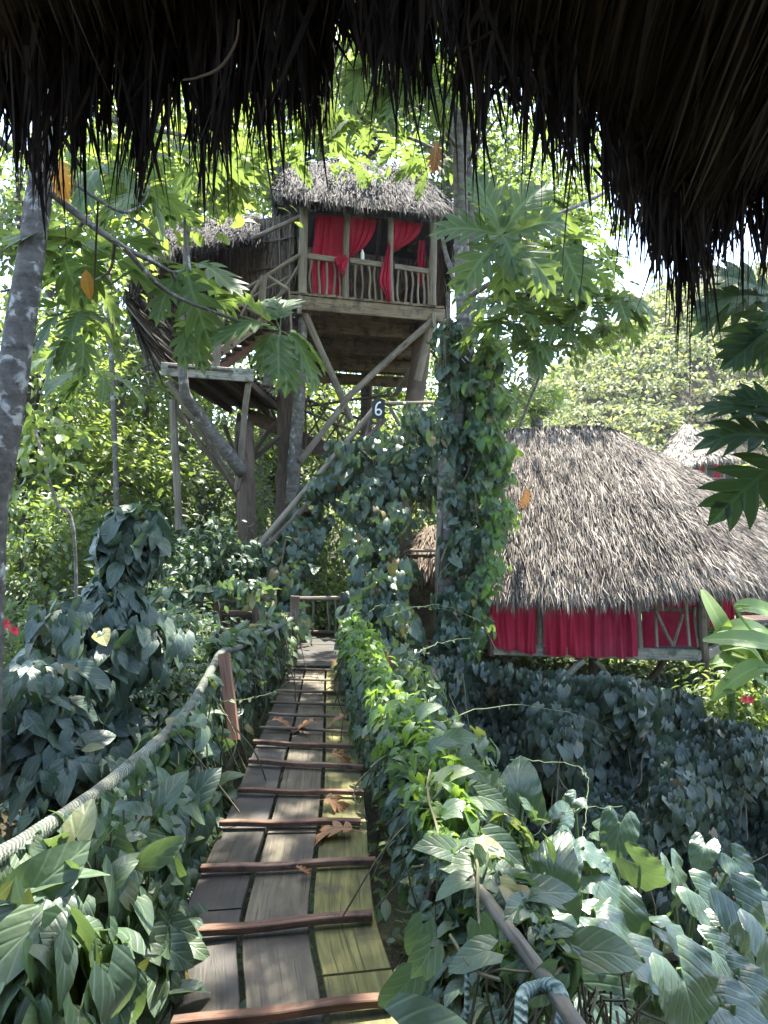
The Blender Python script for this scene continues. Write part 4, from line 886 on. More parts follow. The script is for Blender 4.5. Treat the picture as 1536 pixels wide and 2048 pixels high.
def jungle_tree(name, label, cat, px, py, d, r, ncl, nl, size, mat, bark, T=L_OVAL_S, group=None, tr=.16, lean=0.0, cls=.55, limbs=7):
    c = P(px, py, d); bx = c[0] + lean; g = float(gz(bx, d))
    t = thing(name, label, cat, (bx, d, g), group)
    mb = MB(); cc = crown(mb, c, r, ncl, int(nl * 1.5), size * .78, T, cls=cls)
    mb.build('crown', mat, t, smooth=True)
    mb = MB(); rz = np.broadcast_to(r, (3,))[2]
    mid_ = A((bx + c[0]) / 2 + rng.normal() * .15, d + rng.normal() * .15, (g + c[2]) / 2)
    tube(mb, spl([A(bx, d, g - .2), mid_, c, c + A(.1, 0, rz * .7)], 18), [tr, tr * .8, tr * .6, tr * .15], 9, wob=.05)
    mb.build('trunk', bark, t, smooth=True)
    mb = MB()
    for k in rng.choice(len(cc), min(limbs, len(cc)), False):
        s = c + A(0, 0, -rz * rng.uniform(.2, .9)); m_ = (s + cc[k]) / 2 + A(0, 0, .15 * rz)
        tube(mb, spl([s, m_, cc[k]], 8), [tr * .35, tr * .2, tr * .06], 6)
    mb.build('limb', bark, t, smooth=True)
    return t
BGT = [  # label, px, py, d, r, ncl, nl, size, mat
 ('pale leafed tree filling the gap between the lichen trunk and the treehouse', 60, 800, 16, (2.0, 1.8, 2.6), 60, 34, .26, 'jungle'),
 ('bushy yellow green tree below the left landing and behind the vine column', 150, 960, 17, (2.4, 1.8, 1.8), 60, 36, .26, 'jungle'),
 ('airy bright tree left of the low landing with sky between its leaves', 230, 690, 20, (2.8, 2.2, 2.4), 44, 32, .30, 'jungle'),
 ('small leafed tree just left of the thin landing post', 290, 900, 21, (2.4, 2, 2), 56, 36, .26, 'jungle'),
 ('shady tree between the landing post and the forked trunk', 420, 1010, 19, (1.9, 1.5, 1.5), 54, 36, .24, 'jungle_deep'),
 ('tall loose tree against white sky at the far left edge', 100, 560, 25, (3.4, 2.5, 3.2), 38, 30, .36, 'jungle'),
 ('thin crowned tree behind the lichen trunk under the eave', 40, 420, 23, (2.6, 2.2, 2.6), 34, 30, .34, 'jungle_deep'),
 ('broad canopy tree above the annex roof of the treehouse', 330, 370, 22, (3.4, 2.5, 2.6), 56, 32, .36, 'jungle'),
 ('green canopy tree rising directly behind the treehouse roof', 560, 250, 26, (4.2, 2.6, 3.2), 64, 34, .38, 'jungle_deep'),
 ('sunlit high canopy tree above the treehouse ridge', 740, 190, 24, (3.4, 2.4, 3.0), 60, 34, .36, 'jungle'),
 ('dense tree at the upper right of the treehouse roof behind slender trunks', 900, 300, 23, (2.6, 2.2, 2.8), 60, 34, .34, 'jungle_deep'),
 ('bright bushy tree seen under the treehouse floor', 690, 880, 27, (3.4, 2.2, 2.4), 76, 36, .32, 'jungle'),
 ('yellow green tree between main trunk and forked trunk', 545, 890, 27, (2.2, 2, 3.0), 64, 36, .30, 'jungle'),
 ('leafy tree behind the low stick railing of the landing', 640, 1130, 22, (2.4, 1.6, 1.8), 70, 36, .28, 'jungle_deep'),
 ('bright shrub like tree behind the stair vines', 790, 1020, 20, (1.8, 1.5, 1.8), 60, 36, .24, 'jungle'),
 ('dark glossy tree right of the slender trunks below the eave', 1040, 470, 20, (2.4, 1.8, 2.0), 50, 30, .34, 'jungle_deep'),
 ('tree with hanging sprays right of the treehouse against blue sky', 1130, 620, 19, (1.9, 1.5, 1.3), 36, 28, .30, 'jungle_deep'),
 ('rounded tree behind the vine wrapped trunk above the big hut', 985, 760, 24, (2.0, 1.8, 2.2), 44, 32, .30, 'jungle'),
 ('tall backdrop tree filling the gap behind the stairs and the main trunk', 520, 720, 31, (4.0, 2.4, 3.4), 90, 34, .36, 'jungle'),
 ('tall backdrop tree seen between the treehouse floor and the numbered post', 780, 760, 33, (4.4, 2.4, 2.6), 80, 34, .38, 'jungle'),
 ('backdrop tree behind the annex and the forked limb', 360, 640, 30, (3.6, 2.4, 3.6), 70, 34, .36, 'jungle_deep'),
 ('backdrop tree at the left edge behind the lichen trunk', 150, 760, 32, (4.4, 2.4, 3.6), 70, 34, .38, 'jungle_deep'),
 ('high sunlit tree filling the sky above the lichen trunk branch', 210, 330, 27, (3.6, 2.4, 3.0), 64, 34, .38, 'jungle'),
 ('high tree between the eave fringe and the annex roof', 400, 230, 29, (4.0, 2.4, 3.2), 64, 34, .40, 'jungle'),
 ('high tree crown seen through the eave notch above the treehouse', 640, 110, 29, (4.2, 2.4, 3.2), 64, 34, .42, 'jungle'),
 ('pale tree beyond the low landing at the level of its floor', 240, 800, 28, (3.2, 2.2, 2.6), 70, 34, .34, 'jungle'),
 ('tree crown under the right part of the eave beyond the drooping leaves', 1060, 360, 27, (3.0, 2.4, 3.0), 60, 34, .40, 'jungle'),
 ('backdrop tree low behind the left shrubs', 60, 1010, 24, (2.8, 2.2, 2.4), 70, 36, .30, 'jungle_deep'),
 ('backdrop tree high above the annex between the eave and treehouse roof', 440, 420, 32, (4.4, 2.4, 3.8), 60, 34, .42, 'jungle'),
]
for i, (lab, px, py, d, r, ncl, nl, size, mt) in enumerate(BGT):
    jungle_tree('jungle_tree', lab, 'tree', px, py, d, r, ncl, nl, size, M[mt], M['bark_grey' if i % 3 else 'bark_dark'], group='jungle trees around the treehouse', tr=.05 if (px, py) in ((1040, 470), (1130, 620)) else .14 + .004 * d, lean={(1040, 470): -2.3, (1130, 620): -3.1}.get((px, py), rng.normal() * .6), T=L_OVAL_S)
SHR = [
 ('leafy shrub at the foot of the lichen trunk on the left edge', 40, 1130, 12.5, (1.1, .9, 1.1), 30, 40, .19, 'jungle_deep'),
 ('bright green shrub left of the tall vine column', 110, 1080, 14, (1.3, 1, 1.1), 34, 40, .20, 'jungle'),
 ('dark shrub with red flowers near the left edge', 50, 1290, 9.5, (.9, .8, .55), 26, 36, .14, 'jungle_deep'),
 ('pale shrub behind the rope rail and red brown board', 345, 1300, 9.4, (.75, .6, .5), 34, 44, .13, 'vine'),
 ('shrub in front of the forked trunk above the stick fence', 420, 1130, 12, (1.0, .7, .8), 34, 44, .17, 'vine'),
 ('low shrub spilling through the stick fence', 300, 1210, 11.6, (.8, .6, .5), 30, 40, .16, 'jungle_deep'),
 ('shrub under the middle of the rope rail', 330, 1400, 8.0, (.9, .8, .7), 34, 40, .15, 'vine'),
 ('green shrub behind the landing railing', 640, 1220, 13.5, (1.0, .7, .8), 40, 44, .17, 'jungle'),
 ('sunny shrub by the posts of the rear hut', 1500, 1330, 14.5, (1.2, 1.0, .9), 36, 40, .20, 'jungle'),
 ('bright shrub below the banana plants at the right edge', 1500, 1420, 11, (.8, .8, .7), 30, 40, .17, 'jungle'),
 ('shrub in the light gap under the big hut', 1210, 1345, 17, (2.4, 1.0, .9), 60, 36, .2, 'jungle'),
 ('dark shrub among the stilts left of centre under the big hut', 1090, 1380, 14.4, (1.2, .8, .5), 34, 40, .16, 'jungle_deep'),
 ('dark shrub by the braces in the middle under the big hut', 1270, 1390, 14.4, (1.2, .8, .45), 34, 40, .16, 'vine_dark'),
 ('shadowy shrub in the gully under the rope rail', 190, 1480, 7.5, (1.1, .9, .8), 40, 40, .17, 'vine_dark'),
]
for lab, px, py, d, r, ncl, nl, size, mt in SHR:
    jungle_tree('shrub', lab, 'shrub', px, py, d, r, ncl, nl, size, M[mt], M['bark_dark'], group='undergrowth shrubs', tr=.04, cls=.24, limbs=10)
# red blossoms of the shrub at the left edge
for i, (x, y, lab) in enumerate([(12, 1248, 'red blossom at the far left edge above the dark shrub'), (30, 1262, 'lower red blossom beside the first on the dark shrub')]):
    mb = MB(); N = 7; an = np.arange(N) / N * 6.283; put(mb, L_OVAL_S, np.tile(P(x, y, 8.6), (N, 1)), np.stack([np.cos(an), -.3 + 0 * an, np.sin(an)], 1), A(0, -1, .2), .075)
    tag(mb.build('blossom', M['petal']), lab, 'flower', 'red blossoms')
for i, (x, y, lab) in enumerate([(1500, 1400, 'red blossom among the bright shrubs at the right edge'), (1488, 1398, 'small red blossom left of its twin at the right edge')]):
    mb = MB(); N = 6; an = np.arange(N) / N * 6.283; put(mb, L_OVAL_S, np.tile(P(x, y, 10.1), (N, 1)), np.stack([np.cos(an), -.3 + 0 * an, np.sin(an)], 1), A(0, -1, .2), .07)
    tag(mb.build('blossom', M['petal']), lab, 'flower', 'red blossoms')
# slim pale stems that show in the left jungle
for (pts, r, lab) in [([(218, 540, 13), (222, 700, 13), (230, 900, 13), (236, 1150, 13)], .05, 'slim grey stem left of the treehouse annex'), ([(70, 860, 9), (110, 1000, 8.8), (150, 1090, 8.6)], .02, 'thin slanting stem near the lichen trunk')]:
    q = [P(*p) for p in pts]; q.append(A(q[-1][0], q[-1][1], gz(q[-1][0], q[-1][1]) - .1))
    t = thing('sapling', lab, 'sapling', q[-1]); mb = MB(); tube(mb, spl(q, 20), r, 7, wob=.05); mb.build('trunk', M['bark_grey'], t, smooth=True)
    mb = MB(); crown(mb, q[0], .6, 10, 16, .2, L_OVAL_S, cls=.25); mb.build('crown', M['jungle'], t, smooth=True)

# ---- breadfruit trees: trunk, branches, whorls of big lobed leaves
def whorl(mb, mbs, p, ax, n, L, T=L_BREAD, droop=.35, back=None, spread=1.0):
    ax = nrm(ax); b1 = nrm(np.cross(ax, A(.3, .2, 1) if abs(ax[2]) < .9 else A(1, 0, 0))); b2 = np.cross(ax, b1)
    an = np.arange(n) * 2.4 + rng.random() * 6
    out_ = np.cos(an)[:, None] * b1 + np.sin(an)[:, None] * b2
    up = rng.uniform(-.25, .75, n)[:, None]
    y = nrm(out_ * spread + ax * up + A(0, 0, -droop) + rng.normal(size=(n, 3)) * .15)
    nn = nrm(A(0, 0, 1) * .9 + ax * .7 + rng.normal(size=(n, 3)) * .3)
    put(mb, T, p + y * L * .12, y, nn, rng.uniform(.7, 1.15, n) * L, rng.uniform(.0, .5, n))
def bread_tree(name, label, trunk_pts, tr, bark, branches, whorls, leafmat, free=()):
    base = A(trunk_pts[-1][0], trunk_pts[-1][1], trunk_pts[-1][2])
    t = thing(name, label, 'tree', base, 'breadfruit trees round the bridge')
    mb = MB(); tube(mb, spl(trunk_pts, 30), tr, 16, wob=.03); mb.build('trunk', bark, t, smooth=True)
    for br, r in branches:
        mb = MB(); tube(mb, spl([P(*p) for p in br], 16), [r, r * .7, r * .35], 8, wob=.04); mb.build('branch', bark, t, smooth=True)
    mb = MB()
    for (x, y, d, n, L, ax) in whorls: whorl(mb, mb, P(x, y, d), ax, n, L)
    for (x, y, d, dirn, L) in free:
        put(mb, L_BREAD, P(x, y, d)[None], A(*dirn)[None], A(rng.normal() * .2, -.75, .6)[None], L, [.15])
    mb.build('leaves', leafmat, t, smooth=False)
    return t
lt = [P(150, -150, 5.0), P(110, 60, 4.95), P(95, 250, 4.9), P(74, 420, 4.85), P(52, 580, 4.8), P(24, 760, 4.75), P(-8, 950, 4.7), P(-32, 1150, 4.7)]
lt.append(A(lt[-1][0] - .1, 4.7, gz(lt[-1][0], 4.7) - .2))
br = [([(85, 370, 4.85), (170, 440, 4.9), (250, 497, 5.0), (300, 520, 5.3), (345, 545, 5.6), (370, 540, 5.8)], .028),
      ([(250, 497, 5.0), (330, 580, 5.3), (430, 625, 5.6), (520, 655, 5.9), (560, 660, 6.0)], .020),
      ([(120, 345, 4.9), (190, 395, 5.0), (250, 425, 5.1), (290, 400, 5.3), (300, 360, 5.5)], .016),
      ([(230, 480, 5.0), (220, 540, 5.2), (190, 560, 5.3)], .014), ([(170, 440, 4.9), (140, 480, 5.2), (120, 500, 5.4)], .014),
      ([(20, 300, 5.0), (-40, 240, 4.8)], .03), ([(110, 200, 5.0), (260, 250, 5.6), (420, 280, 6.2)], .03), ([(345, 545, 5.6), (365, 600, 5.7), (372, 640, 5.8)], .014),
      ([(380, 545, 5.8), (370, 460, 5.8), (372, 380, 5.9)], .014)]
wh = [(372, 530, 5.7, 7, .50, A(.1, -.5, .6)), (560, 655, 6.0, 9, .50, A(.2, -.6, .6)), (190, 500, 5.3, 8, .55, A(0, -.2, 1)), (120, 490, 5.5, 7, .5, A(-.2, -.1, 1)), (160, 620, 5.6, 7, .45, A(.1, -.1, 1)),
      (290, 375, 5.6, 6, .45, A(0, -.2, 1)), (372, 640, 5.9, 5, .36, A(.1, -.4, .8)), (150, 660, 6.4, 6, .42, A(.1, -.3, .8)), (160, 560, 6.0, 6, .5, A(-.1, 0, 1)), (400, 330, 6.6, 6, .5, A(0, -.1, 1)), (230, 330, 5.8, 7, .55, A(0, -.1, 1)),
      (190, 740, 7.5, 7, .5, A(0, 0, 1)), (120, 720, 8, 6, .55, A(0, 0, 1))]
bread_tree('breadfruit_tree', 'breadfruit tree with pale lichen spotted trunk at the left edge', lt, [.072, .077, .084, .092, .104, .12, .14], M['bark'], br, wh, M['bread'])
# slender twin trunks right of the treehouse
for nm, lab, tp, r, bk, brs, whs in [
  ('breadfruit_tree', 'slender pale breadfruit trunk rising close to the right of the treehouse', [P(905, -200, 11.0), P(915, 50, 11.0), P(918, 250, 11.1), P(921, 420, 11.2), P(925, 560, 11.3), P(930, 650, 11.3), P(915, 760, 11.3), P(903, 900, 11.3), P(895, 1100, 11.3)], [.10, .10, .11, .12, .15, .17, .19, .2], 'bark_grey',
   [([(928, 600, 11.3), (1000, 560, 10.6), (1080, 570, 10.2), (1180, 590, 10.0)], .05), ([(920, 300, 11.1), (860, 230, 10.6), (790, 190, 10.4)], .04), ([(930, 620, 11.3), (890, 500, 11.8), (880, 420, 12)], .05), ([(916, 180, 11), (980, 120, 10.6), (1030, 60, 10.5)], .04), ([(1050, 570, 10.3), (1065, 620, 10.1), (1060, 660, 10.0)], .03)],
   [(1080, 590, 10.0, 9, .62, A(.1, -.2, 1)), (1190, 600, 9.8, 8, .6, A(.2, -.2, 1)), (1240, 590, 9.6, 8, .6, A(.2, -.1, 1)), (1140, 650, 9.8, 8, .58, A(.1, -.2, .8)), (1060, 680, 10.0, 7, .55, A(0, -.3, .8)), (1000, 640, 10.3, 8, .58, A(0, -.2, 1)), (960, 690, 10.8, 7, .5, A(0, -.2, 1)),
    (1180, 520, 9.6, 8, .62, A(.1, 0, 1)), (1110, 500, 10, 8, .62, A(.0, 0, 1)), (1040, 620, 9.8, 7, .6, A(0, 0, 1)), (1230, 650, 10.2, 6, .5, A(.2, 0, 1)), (980, 590, 10.4, 6, .55, A(-.1, 0, 1)), (1090, 700, 10.2, 6, .45, A(0, -.1, 1))]),
  ('breadfruit_tree', 'second thin grey trunk leaning out from behind the slender pale one', [P(925, -150, 11.9), P(928, 100, 11.8), P(932, 300, 11.7), P(940, 400, 11.7), P(944, 520, 11.7), P(938, 640, 11.6), P(930, 800, 11.6), P(930, 1000, 11.6)], [.07, .08, .09, .10, .12, .13], 'bark_grey',
   [([(932, 330, 11.7), (970, 270, 11.3), (1000, 230, 11)], .035), ([(935, 360, 11.7), (870, 300, 11.9), (780, 265, 12), (700, 270, 12)], .04)],
   [(850, 170, 9.6, 9, .75, A(0, -.4, 1)), (800, 130, 9.4, 8, .7, A(0, -.2, 1)), (730, 240, 11, 8, .70, A(-.1, -.1, 1)), (640, 260, 11.5, 8, .68, A(0, -.1, 1)), (600, 190, 11, 7, .7, A(0, 0, 1)), (680, 180, 10.5, 7, .7, A(0, 0, 1)), (870, 330, 12, 7, .55, A(0, 0, 1)), (800, 290, 12.5, 8, .6, A(0, 0, 1)), (760, 90, 9.5, 7, .7, A(0, 0, 1)), (880, 80, 9.6, 7, .7, A(0, 0, 1)), (560, 310, 12.5, 7, .6, A(0, 0, 1)), (500, 260, 12, 7, .65, A(0, 0, 1)), (480, 350, 12, 7, .6, A(0, 0, 1)), (700, 320, 13.5, 6, .5, A(0, 0, 1))] + [(768 + F * X_ / Y_, 1024 - F * Z_ / Y_, Y_, 8, .62, A(rng.normal() * .3, rng.normal() * .3, 1)) for X_, Y_, Z_ in zip(np.r_[rng.uniform(-3.4, 2.4, 40), rng.uniform(2.4, 8.5, 60), rng.uniform(-1.4, 5.5, 40)], np.r_[rng.uniform(7.2, 12, 40), rng.uniform(11.2, 14.4, 60), rng.uniform(4.2, 8.0, 40)], np.r_[rng.uniform(7.6, 9.6, 40), rng.uniform(9, 11.5, 60), rng.uniform(7.6, 9.6, 40)])]),  # random whorls: extra crown added overhead, mostly unseen, to shade bridge, vines and bank
]:
    tp = list(tp); tp.append(A(tp[-1][0], tp[-1][1], gz(tp[-1][0], tp[-1][1]) - .2))
    bread_tree(nm, lab, tp, r, M[bk], brs, whs, M['bread'])
# a nearer branch with big leaves between the eave and the treehouse, and one reaching in from the right edge
def bread_branch(label, br, wh, mat, free=()):
    o = P(*br[0][0][0]); t = thing('breadfruit_branch', label, 'branch', o, 'big leaved branches near the eave')
    for b, r in br:
        mb = MB(); tube(mb, spl([P(*p) for p in b], 14), [r, r * .6, r * .3], 8, wob=.04); mb.build('stem', M['bark_grey'], t, smooth=True)
    mb = MB()
    for (x, y, d, n, L, ax) in wh: whorl(mb, mb, P(x, y, d), ax, n, L)
    for (x, y, d, dirn, L, nn) in free: put(mb, L_BREAD, P(x, y, d)[None], A(*dirn)[None], A(*nn)[None], L, [.12])
    mb.build('leaves', mat, t); return t
bread_branch('branch of big drooping breadfruit leaves right of the treehouse corner', [([(1300, 330, 6.2), (1180, 400, 5.6), (1080, 440, 5.2), (1003, 468, 5.0)], .022)], [(1120, 480, 5.8, 6, .5, A(0, -.2, 1)), (1060, 400, 5.8, 6, .5, A(0, -.1, 1))], M['bread'],
   [(1003, 468, 4.9, (-.25, -.1, .75), .50, (.1, -1, .3)), (1003, 470, 4.9, (-.75, -.2, .12), .48, (0, -1, .5)), (1003, 472, 4.9, (-.62, -.2, -.62), .50, (-.1, -1, .4)), (1005, 474, 4.88, (.05, -.15, -.9), .44, (0, -1, .4)), (1006, 472, 4.9, (.68, -.2, -.55), .52, (.1, -1, .4)), (1006, 468, 4.9, (.8, -.1, .2), .48, (.1, -1, .4)), (1004, 466, 4.9, (.45, -.1, .7), .48, (0, -1, .4)), (1004, 470, 4.85, (.35, -.3, -.8), .36, (0, -1, .4))])
bread_branch('dark breadfruit leaves reaching in at the right edge', [([(1760, 700, 2.45), (1660, 800, 2.35), (1580, 850, 2.28), (1555, 862, 2.24)], .02)], [], M['bread_dark'],
   [(1600, 872, 2.24, (-1, -.05, .12), 0.313, (.05, -.8, .7)), (1588, 892, 2.24, (-.75, -.15, -.66), 0.340, (-.15, -.9, .45)), (1610, 858, 2.24, (-.6, .1, .55), 0.245, (0, -.8, .6)), (1600, 870, 2.21, (-.1, -.1, -1), 0.272, (0, -1, .3)), (1580, 840, 2.24, (-.9, .2, .35), 0.272, (.0, -.6, .8))])
bread_branch('breadfruit leaves hanging from above at the upper right edge', [([(1700, 430, 4.4), (1620, 530, 4.3), (1560, 590, 4.2)], .02)], [], M['bread_dark'],
   [(1548, 600, 4.2, (-.55, -.1, -.85), .46, (-.1, -1, .3)), (1545, 590, 4.2, (-1, 0, .05), .46, (0, -.8, .6)), (1550, 580, 4.2, (-.9, .1, .4), .5, (0, -.8, .6)), (1560, 610, 4.15, (-.15, -.1, -1), .4, (0, -1, .3)), (1552, 585, 4.25, (-1, .1, -.25), .50, (0, -.8, .6)), (1552, 640, 4.2, (-.75, -.1, -.6), .4, (-.1, -1, .3))])
# yellow dying leaves hanging in the branches
for lab, x, y, d, L, dr, mt in [('yellow dying leaf hanging against the lichen trunk', 122, 318, 4.7, .24, (.05, 0, -1), 'yellow_leaf'), ('small orange leaf at the fork of the lichen trunk', 108, 375, 4.7, .12, (.5, 0, -.4), 'yellow_leaf'), ('orange withered leaf hanging in the canopy right of the treehouse roof', 872, 282, 10.5, .42, (.05, 0, -1), 'dry_leaf'),
      ('orange tinged leaf under the left breadfruit branch', 172, 540, 5.2, .2, (.1, 0, -1), 'yellow_leaf')]:
    mb = MB(); put(mb, L_BREAD if L > .2 else L_OVAL, P(x, y, d)[None], A(*dr)[None], A(.2, -1, .2)[None], L, [.2]); tag(mb.build('withered_leaf', M[mt]), lab, 'leaf', 'withered leaves in the trees')

# ------------------------------------------------------------------ forked trunk left of the main leg
ft = thing('forked_tree', 'straight dark trunk with a pale limb forking up under the left landing', 'tree', A(P(495, 1200, 13.9)[0], 13.9, gz(-2.7, 13.9)))
mb = MB(); tube(mb, spl([P(492, 850, 14.9), P(493, 930, 14.2), P(492, 1000, 13.9), P(495, 1100, 13.9), P(497, 1220, 13.9), A(P(497, 1220, 13.9)[0], 13.9, gz(-2.7, 13.9) - .2)], 24), [.16, .17, .19, .2, .22], 14, wob=.03); mb.build('trunk', M['darkpost'], ft, smooth=True)
mb = MB(); tube(mb, spl([P(485, 945, 13.7), P(450, 900, 13.3), P(400, 830, 12.9), P(375, 800, 12.6), P(366, 760, 12.4), P(366, 680, 12.3), P(372, 560, 12.3), P(374, 440, 12.3), P(376, 300, 12.3)], 30), [.13, .125, .11, .10, .085, .075, .065, .06, .05], 11, wob=.05); mb.build('limb', M['bark_grey'], ft, smooth=True)
mb = MB()
for (x, y) in ((376, 300), (330, 330), (420, 360), (300, 390)): crown(mb, P(x, y, 12.3), .7, 8, 14, .3, L_OVAL, cls=.35)
mb.build('crown', M['jungle'], ft, smooth=True)
# palm over the ridge of the big hut
pt = thing('palm', 'young palm fanning up behind the ridge of the big thatched hut', 'palm', A(P(1075, 850, 26)[0], 26, gz(5.7, 26)))
mb = MB(); tube(mb, spl([A(P(1075, 850, 26)[0], 26, gz(5.7, 26) - .2), P(1078, 870, 26), P(1076, 848, 26)], 12), [.22, .16, .1], 9); mb.build('trunk', M['bark_grey'], pt, smooth=True)
for k in range(9):
    a = -1.1 + k * .28 + rng.normal() * .05; c0 = P(1076, 848, 26); tip = c0 + A(math.sin(a) * 1.5, rng.normal() * .4, 1.25 * math.cos(a) + .1); m_ = (c0 + tip) / 2 + A(0, 0, .25)
    rb = spl([c0, m_, tip], 18); mb = MB(); tube(mb, rb, [.02, .006], 5)
    for sgn in (-1, 1):
        tg_ = nrm(np.gradient(rb, axis=0))[3:]; sd2 = nrm(np.cross(tg_, A(0, 1, 0))) * sgn
        put(mb, L_LANCE, rb[3:], tg_ * .6 + sd2 + A(0, 0, -.3), A(0, -.3, 1), np.linspace(.55, .25, len(tg_)))
    mb.build('frond', M['banana'], pt)

# ------------------------------------------------------------------ climbing vines
def cloud(mb, pts, rad, n, size, T=L_HEART_S, hang=.8, face=None, squash=1.0, up=.35, shell=.5, rr=None, zs=None):
    """Leaves round a curve: each faces outward and hangs by its tip."""
    c = spl(pts, 60) if len(pts) > 2 else spl(pts, 30); m = len(c)
    R_ = np.interp(np.linspace(0, 1, m), np.linspace(0, 1, len(rad)), rad) if np.ndim(rad) else np.full(m, rad)
    k = rng.random(n) * (m - 1.001); i = k.astype(int); t = (k - i)[:, None]
    p = c[i] * (1 - t) + c[i + 1] * t; r = R_[i]
    tg = nrm(c[i + 1] - c[i]); o = rng.normal(size=(n, 3)); o -= tg * (o * tg).sum(1, keepdims=True); o = nrm(o)
    if face is not None: o = nrm(o + np.asarray(face, float))
    lump = .72 + .52 * sway(p[:, 0] * 3 + p[:, 2] * 2, p[:, 1] * 3 + p[:, 2] * 2.4, 1.3)
    p = p + o * (r * lump * rng.random(n) ** shell)[:, None] * A(1, 1, squash)
    nn = nrm(o + A(0, 0, up) + rng.normal(size=(n, 3)) * .38)
    y = nrm(A(0, 0, -hang) + o * .35 + rng.normal(size=(n, 3)) * .42)
    s = np.clip(rng.lognormal(0, .28, n), .5, 1.7) * size
    k = rng.random(n) < .24; bd = rng.uniform(-.1, .5, n)
    put(mb, T, p[~k], y[~k], nn[~k], s[~k], bd[~k], rr); put(mb, L_OVAL if T is L_HEART else L_OVAL_S, p[k], y[k], nn[k], s[k] * 1.05, bd[k], rr)
def vine(name, label, cat, base, group=None): return thing(name, label, cat, base, group)
def stems(mb, pts, rad, n, r=.006, ln=.8):
    c = spl(pts, 40)
    for k in range(n):
        i = rng.integers(0, 39); a = c[i] + rng.normal(size=3) * rad; b = a + A(rng.normal() * .15, rng.normal() * .15, -ln * rng.uniform(.4, 1.2)); m_ = (a + b) / 2 + rng.normal(size=3) * .08
        tube(mb, spl([a, m_, b], 8), r, 5, cap=False)
vg = 'climbing vines'
# right bridge rail, smothered
rp = spl(rr_, 60)
def along(lo, hi, dz=0.0, dxx=0.0):
    sel = rp[(rp[:, 1] >= lo) & (rp[:, 1] <= hi)]; return sel + A(dxx, 0, dz)
v = vine('rail_vine', 'thick sunlit vine smothering the right bridge rail down to the planks', 'vine', deck(2.5, 1.3)[0], vg)
mb = MB()
cloud(mb, along(2.2, 9.4, -.02, .10), [.10, .14, .18, .20, .18], 1700, .092, L_HEART, face=(.15, 0, .35))
cloud(mb, along(2.5, 9.4, -.34, .14), [.12, .18, .20, .20], 2100, .085, L_HEART, face=(-.1, -.1, .1), squash=1.2)
cloud(mb, along(1.9, 9.0, -.62, .16), [.13, .18, .2, .2], 1700, .085, L_HEART_S, face=(-.1, -.1, 0))
cloud(mb, along(2.75, 9.4, .0, .0), [.09, .11, .13, .13], 900, .085, L_HEART, face=(-.2, -.3, .4))
cloud(mb, along(2.3, 9.0, -.38, -.02), [.10, .13, .14], 1000, .08, L_HEART, face=(-.4, -.3, .1), squash=1.8)
cloud(mb, along(3.5, 8.5, -.35, .50), [.25, .36, .36], 900, .10, L_HEART_S)
mb.build('leaves', M['vine'], v, smooth=True)
mb = MB(); cloud(mb, along(3.0, 9.0, .08, .10), [.12, .18, .18], 560, .080, L_HEART_S, face=(0, 0, .8)); cloud(mb, along(2.8, 9.0, .04, -.02), [.1, .13], 420, .075, L_HEART_S, face=(-.2, -.3, .6)); cloud(mb, along(2.2, 5.5, -.1, .08), .16, 190, .085, L_HEART, face=(0, 0, .4)); mb.build('young_leaves', M['vine_light'], v, smooth=True)
mb = MB(); stems(mb, along(1.9, 8.5, -.1, .10), A(.10, .05, .05), 260, .0045, .7); mb.build('stem', M['stem'], v)
# the bigger leaves that stand up beyond the near part of that rail
v = vine('broad_vine', 'broad leaved vine rising in front of the taro leaves by the bamboo rail', 'vine', P(930, 1750, 2.9) - A(0, 0, .7), vg)
mb = MB()
for (x, y, d, ux, uz, L) in [(880, 1560, 3.4, .6, .5, .26), (930, 1530, 3.5, .75, -.35, .22), (960, 1590, 3.3, .9, -.3, .25), (900, 1620, 3.1, .6, .1, .24), (980, 1680, 2.9, .85, -.35, .28), (1000, 1750, 2.7, .5, -.6, .26), (900, 1700, 2.8, -.5, .2, .22), (1050, 1790, 2.6, .85, .25, .30), (1090, 1880, 2.4, .95, .05, .30), (930, 1760, 2.6, -.9, -.2, .2),
      (1170, 1900, 2.3, .98, .12, .30), (980, 1900, 2.2, -.8, -.1, .22), (900, 1480, 3.9, .8, .2, .24), (860, 1500, 3.8, .5, .4, .24), (840, 1430, 4.3, .5, .5, .22), (960, 1850, 2.3, .3, -.9, .2), (1110, 1950, 2.1, -.6, -.5, .2), (810, 2060, 1.75, .9, -.05, .34), (860, 1900, 2.1, -.5, -.7, .2), (820, 1960, 1.95, -.6, -.6, .2), (845, 1850, 2.3, -.4, -.8, .2)]:
    put(mb, L_HEART, P(x, y, d)[None], A(ux, -.15, uz)[None], A(-.1 * ux, -.55, .8)[None] + rng.normal(size=(1, 3)) * .2, L * .62, [.3])
mb.build('leaves', M['vine'], v, smooth=True)
mb = MB()
for (a, b) in [((880, 1720, 2.8), (860, 1540, 3.5)), ((960, 1860, 2.4), (940, 1700, 2.8)), ((1000, 1960, 2.1), (900, 1870, 2.3)), ((1100, 2060, 1.95), (1160, 1920, 2.25))]:
    mb = MB(); pole(mb, P(*a), P(*b), .006, 5, .06); mb.build('stem', M['stem'], v)
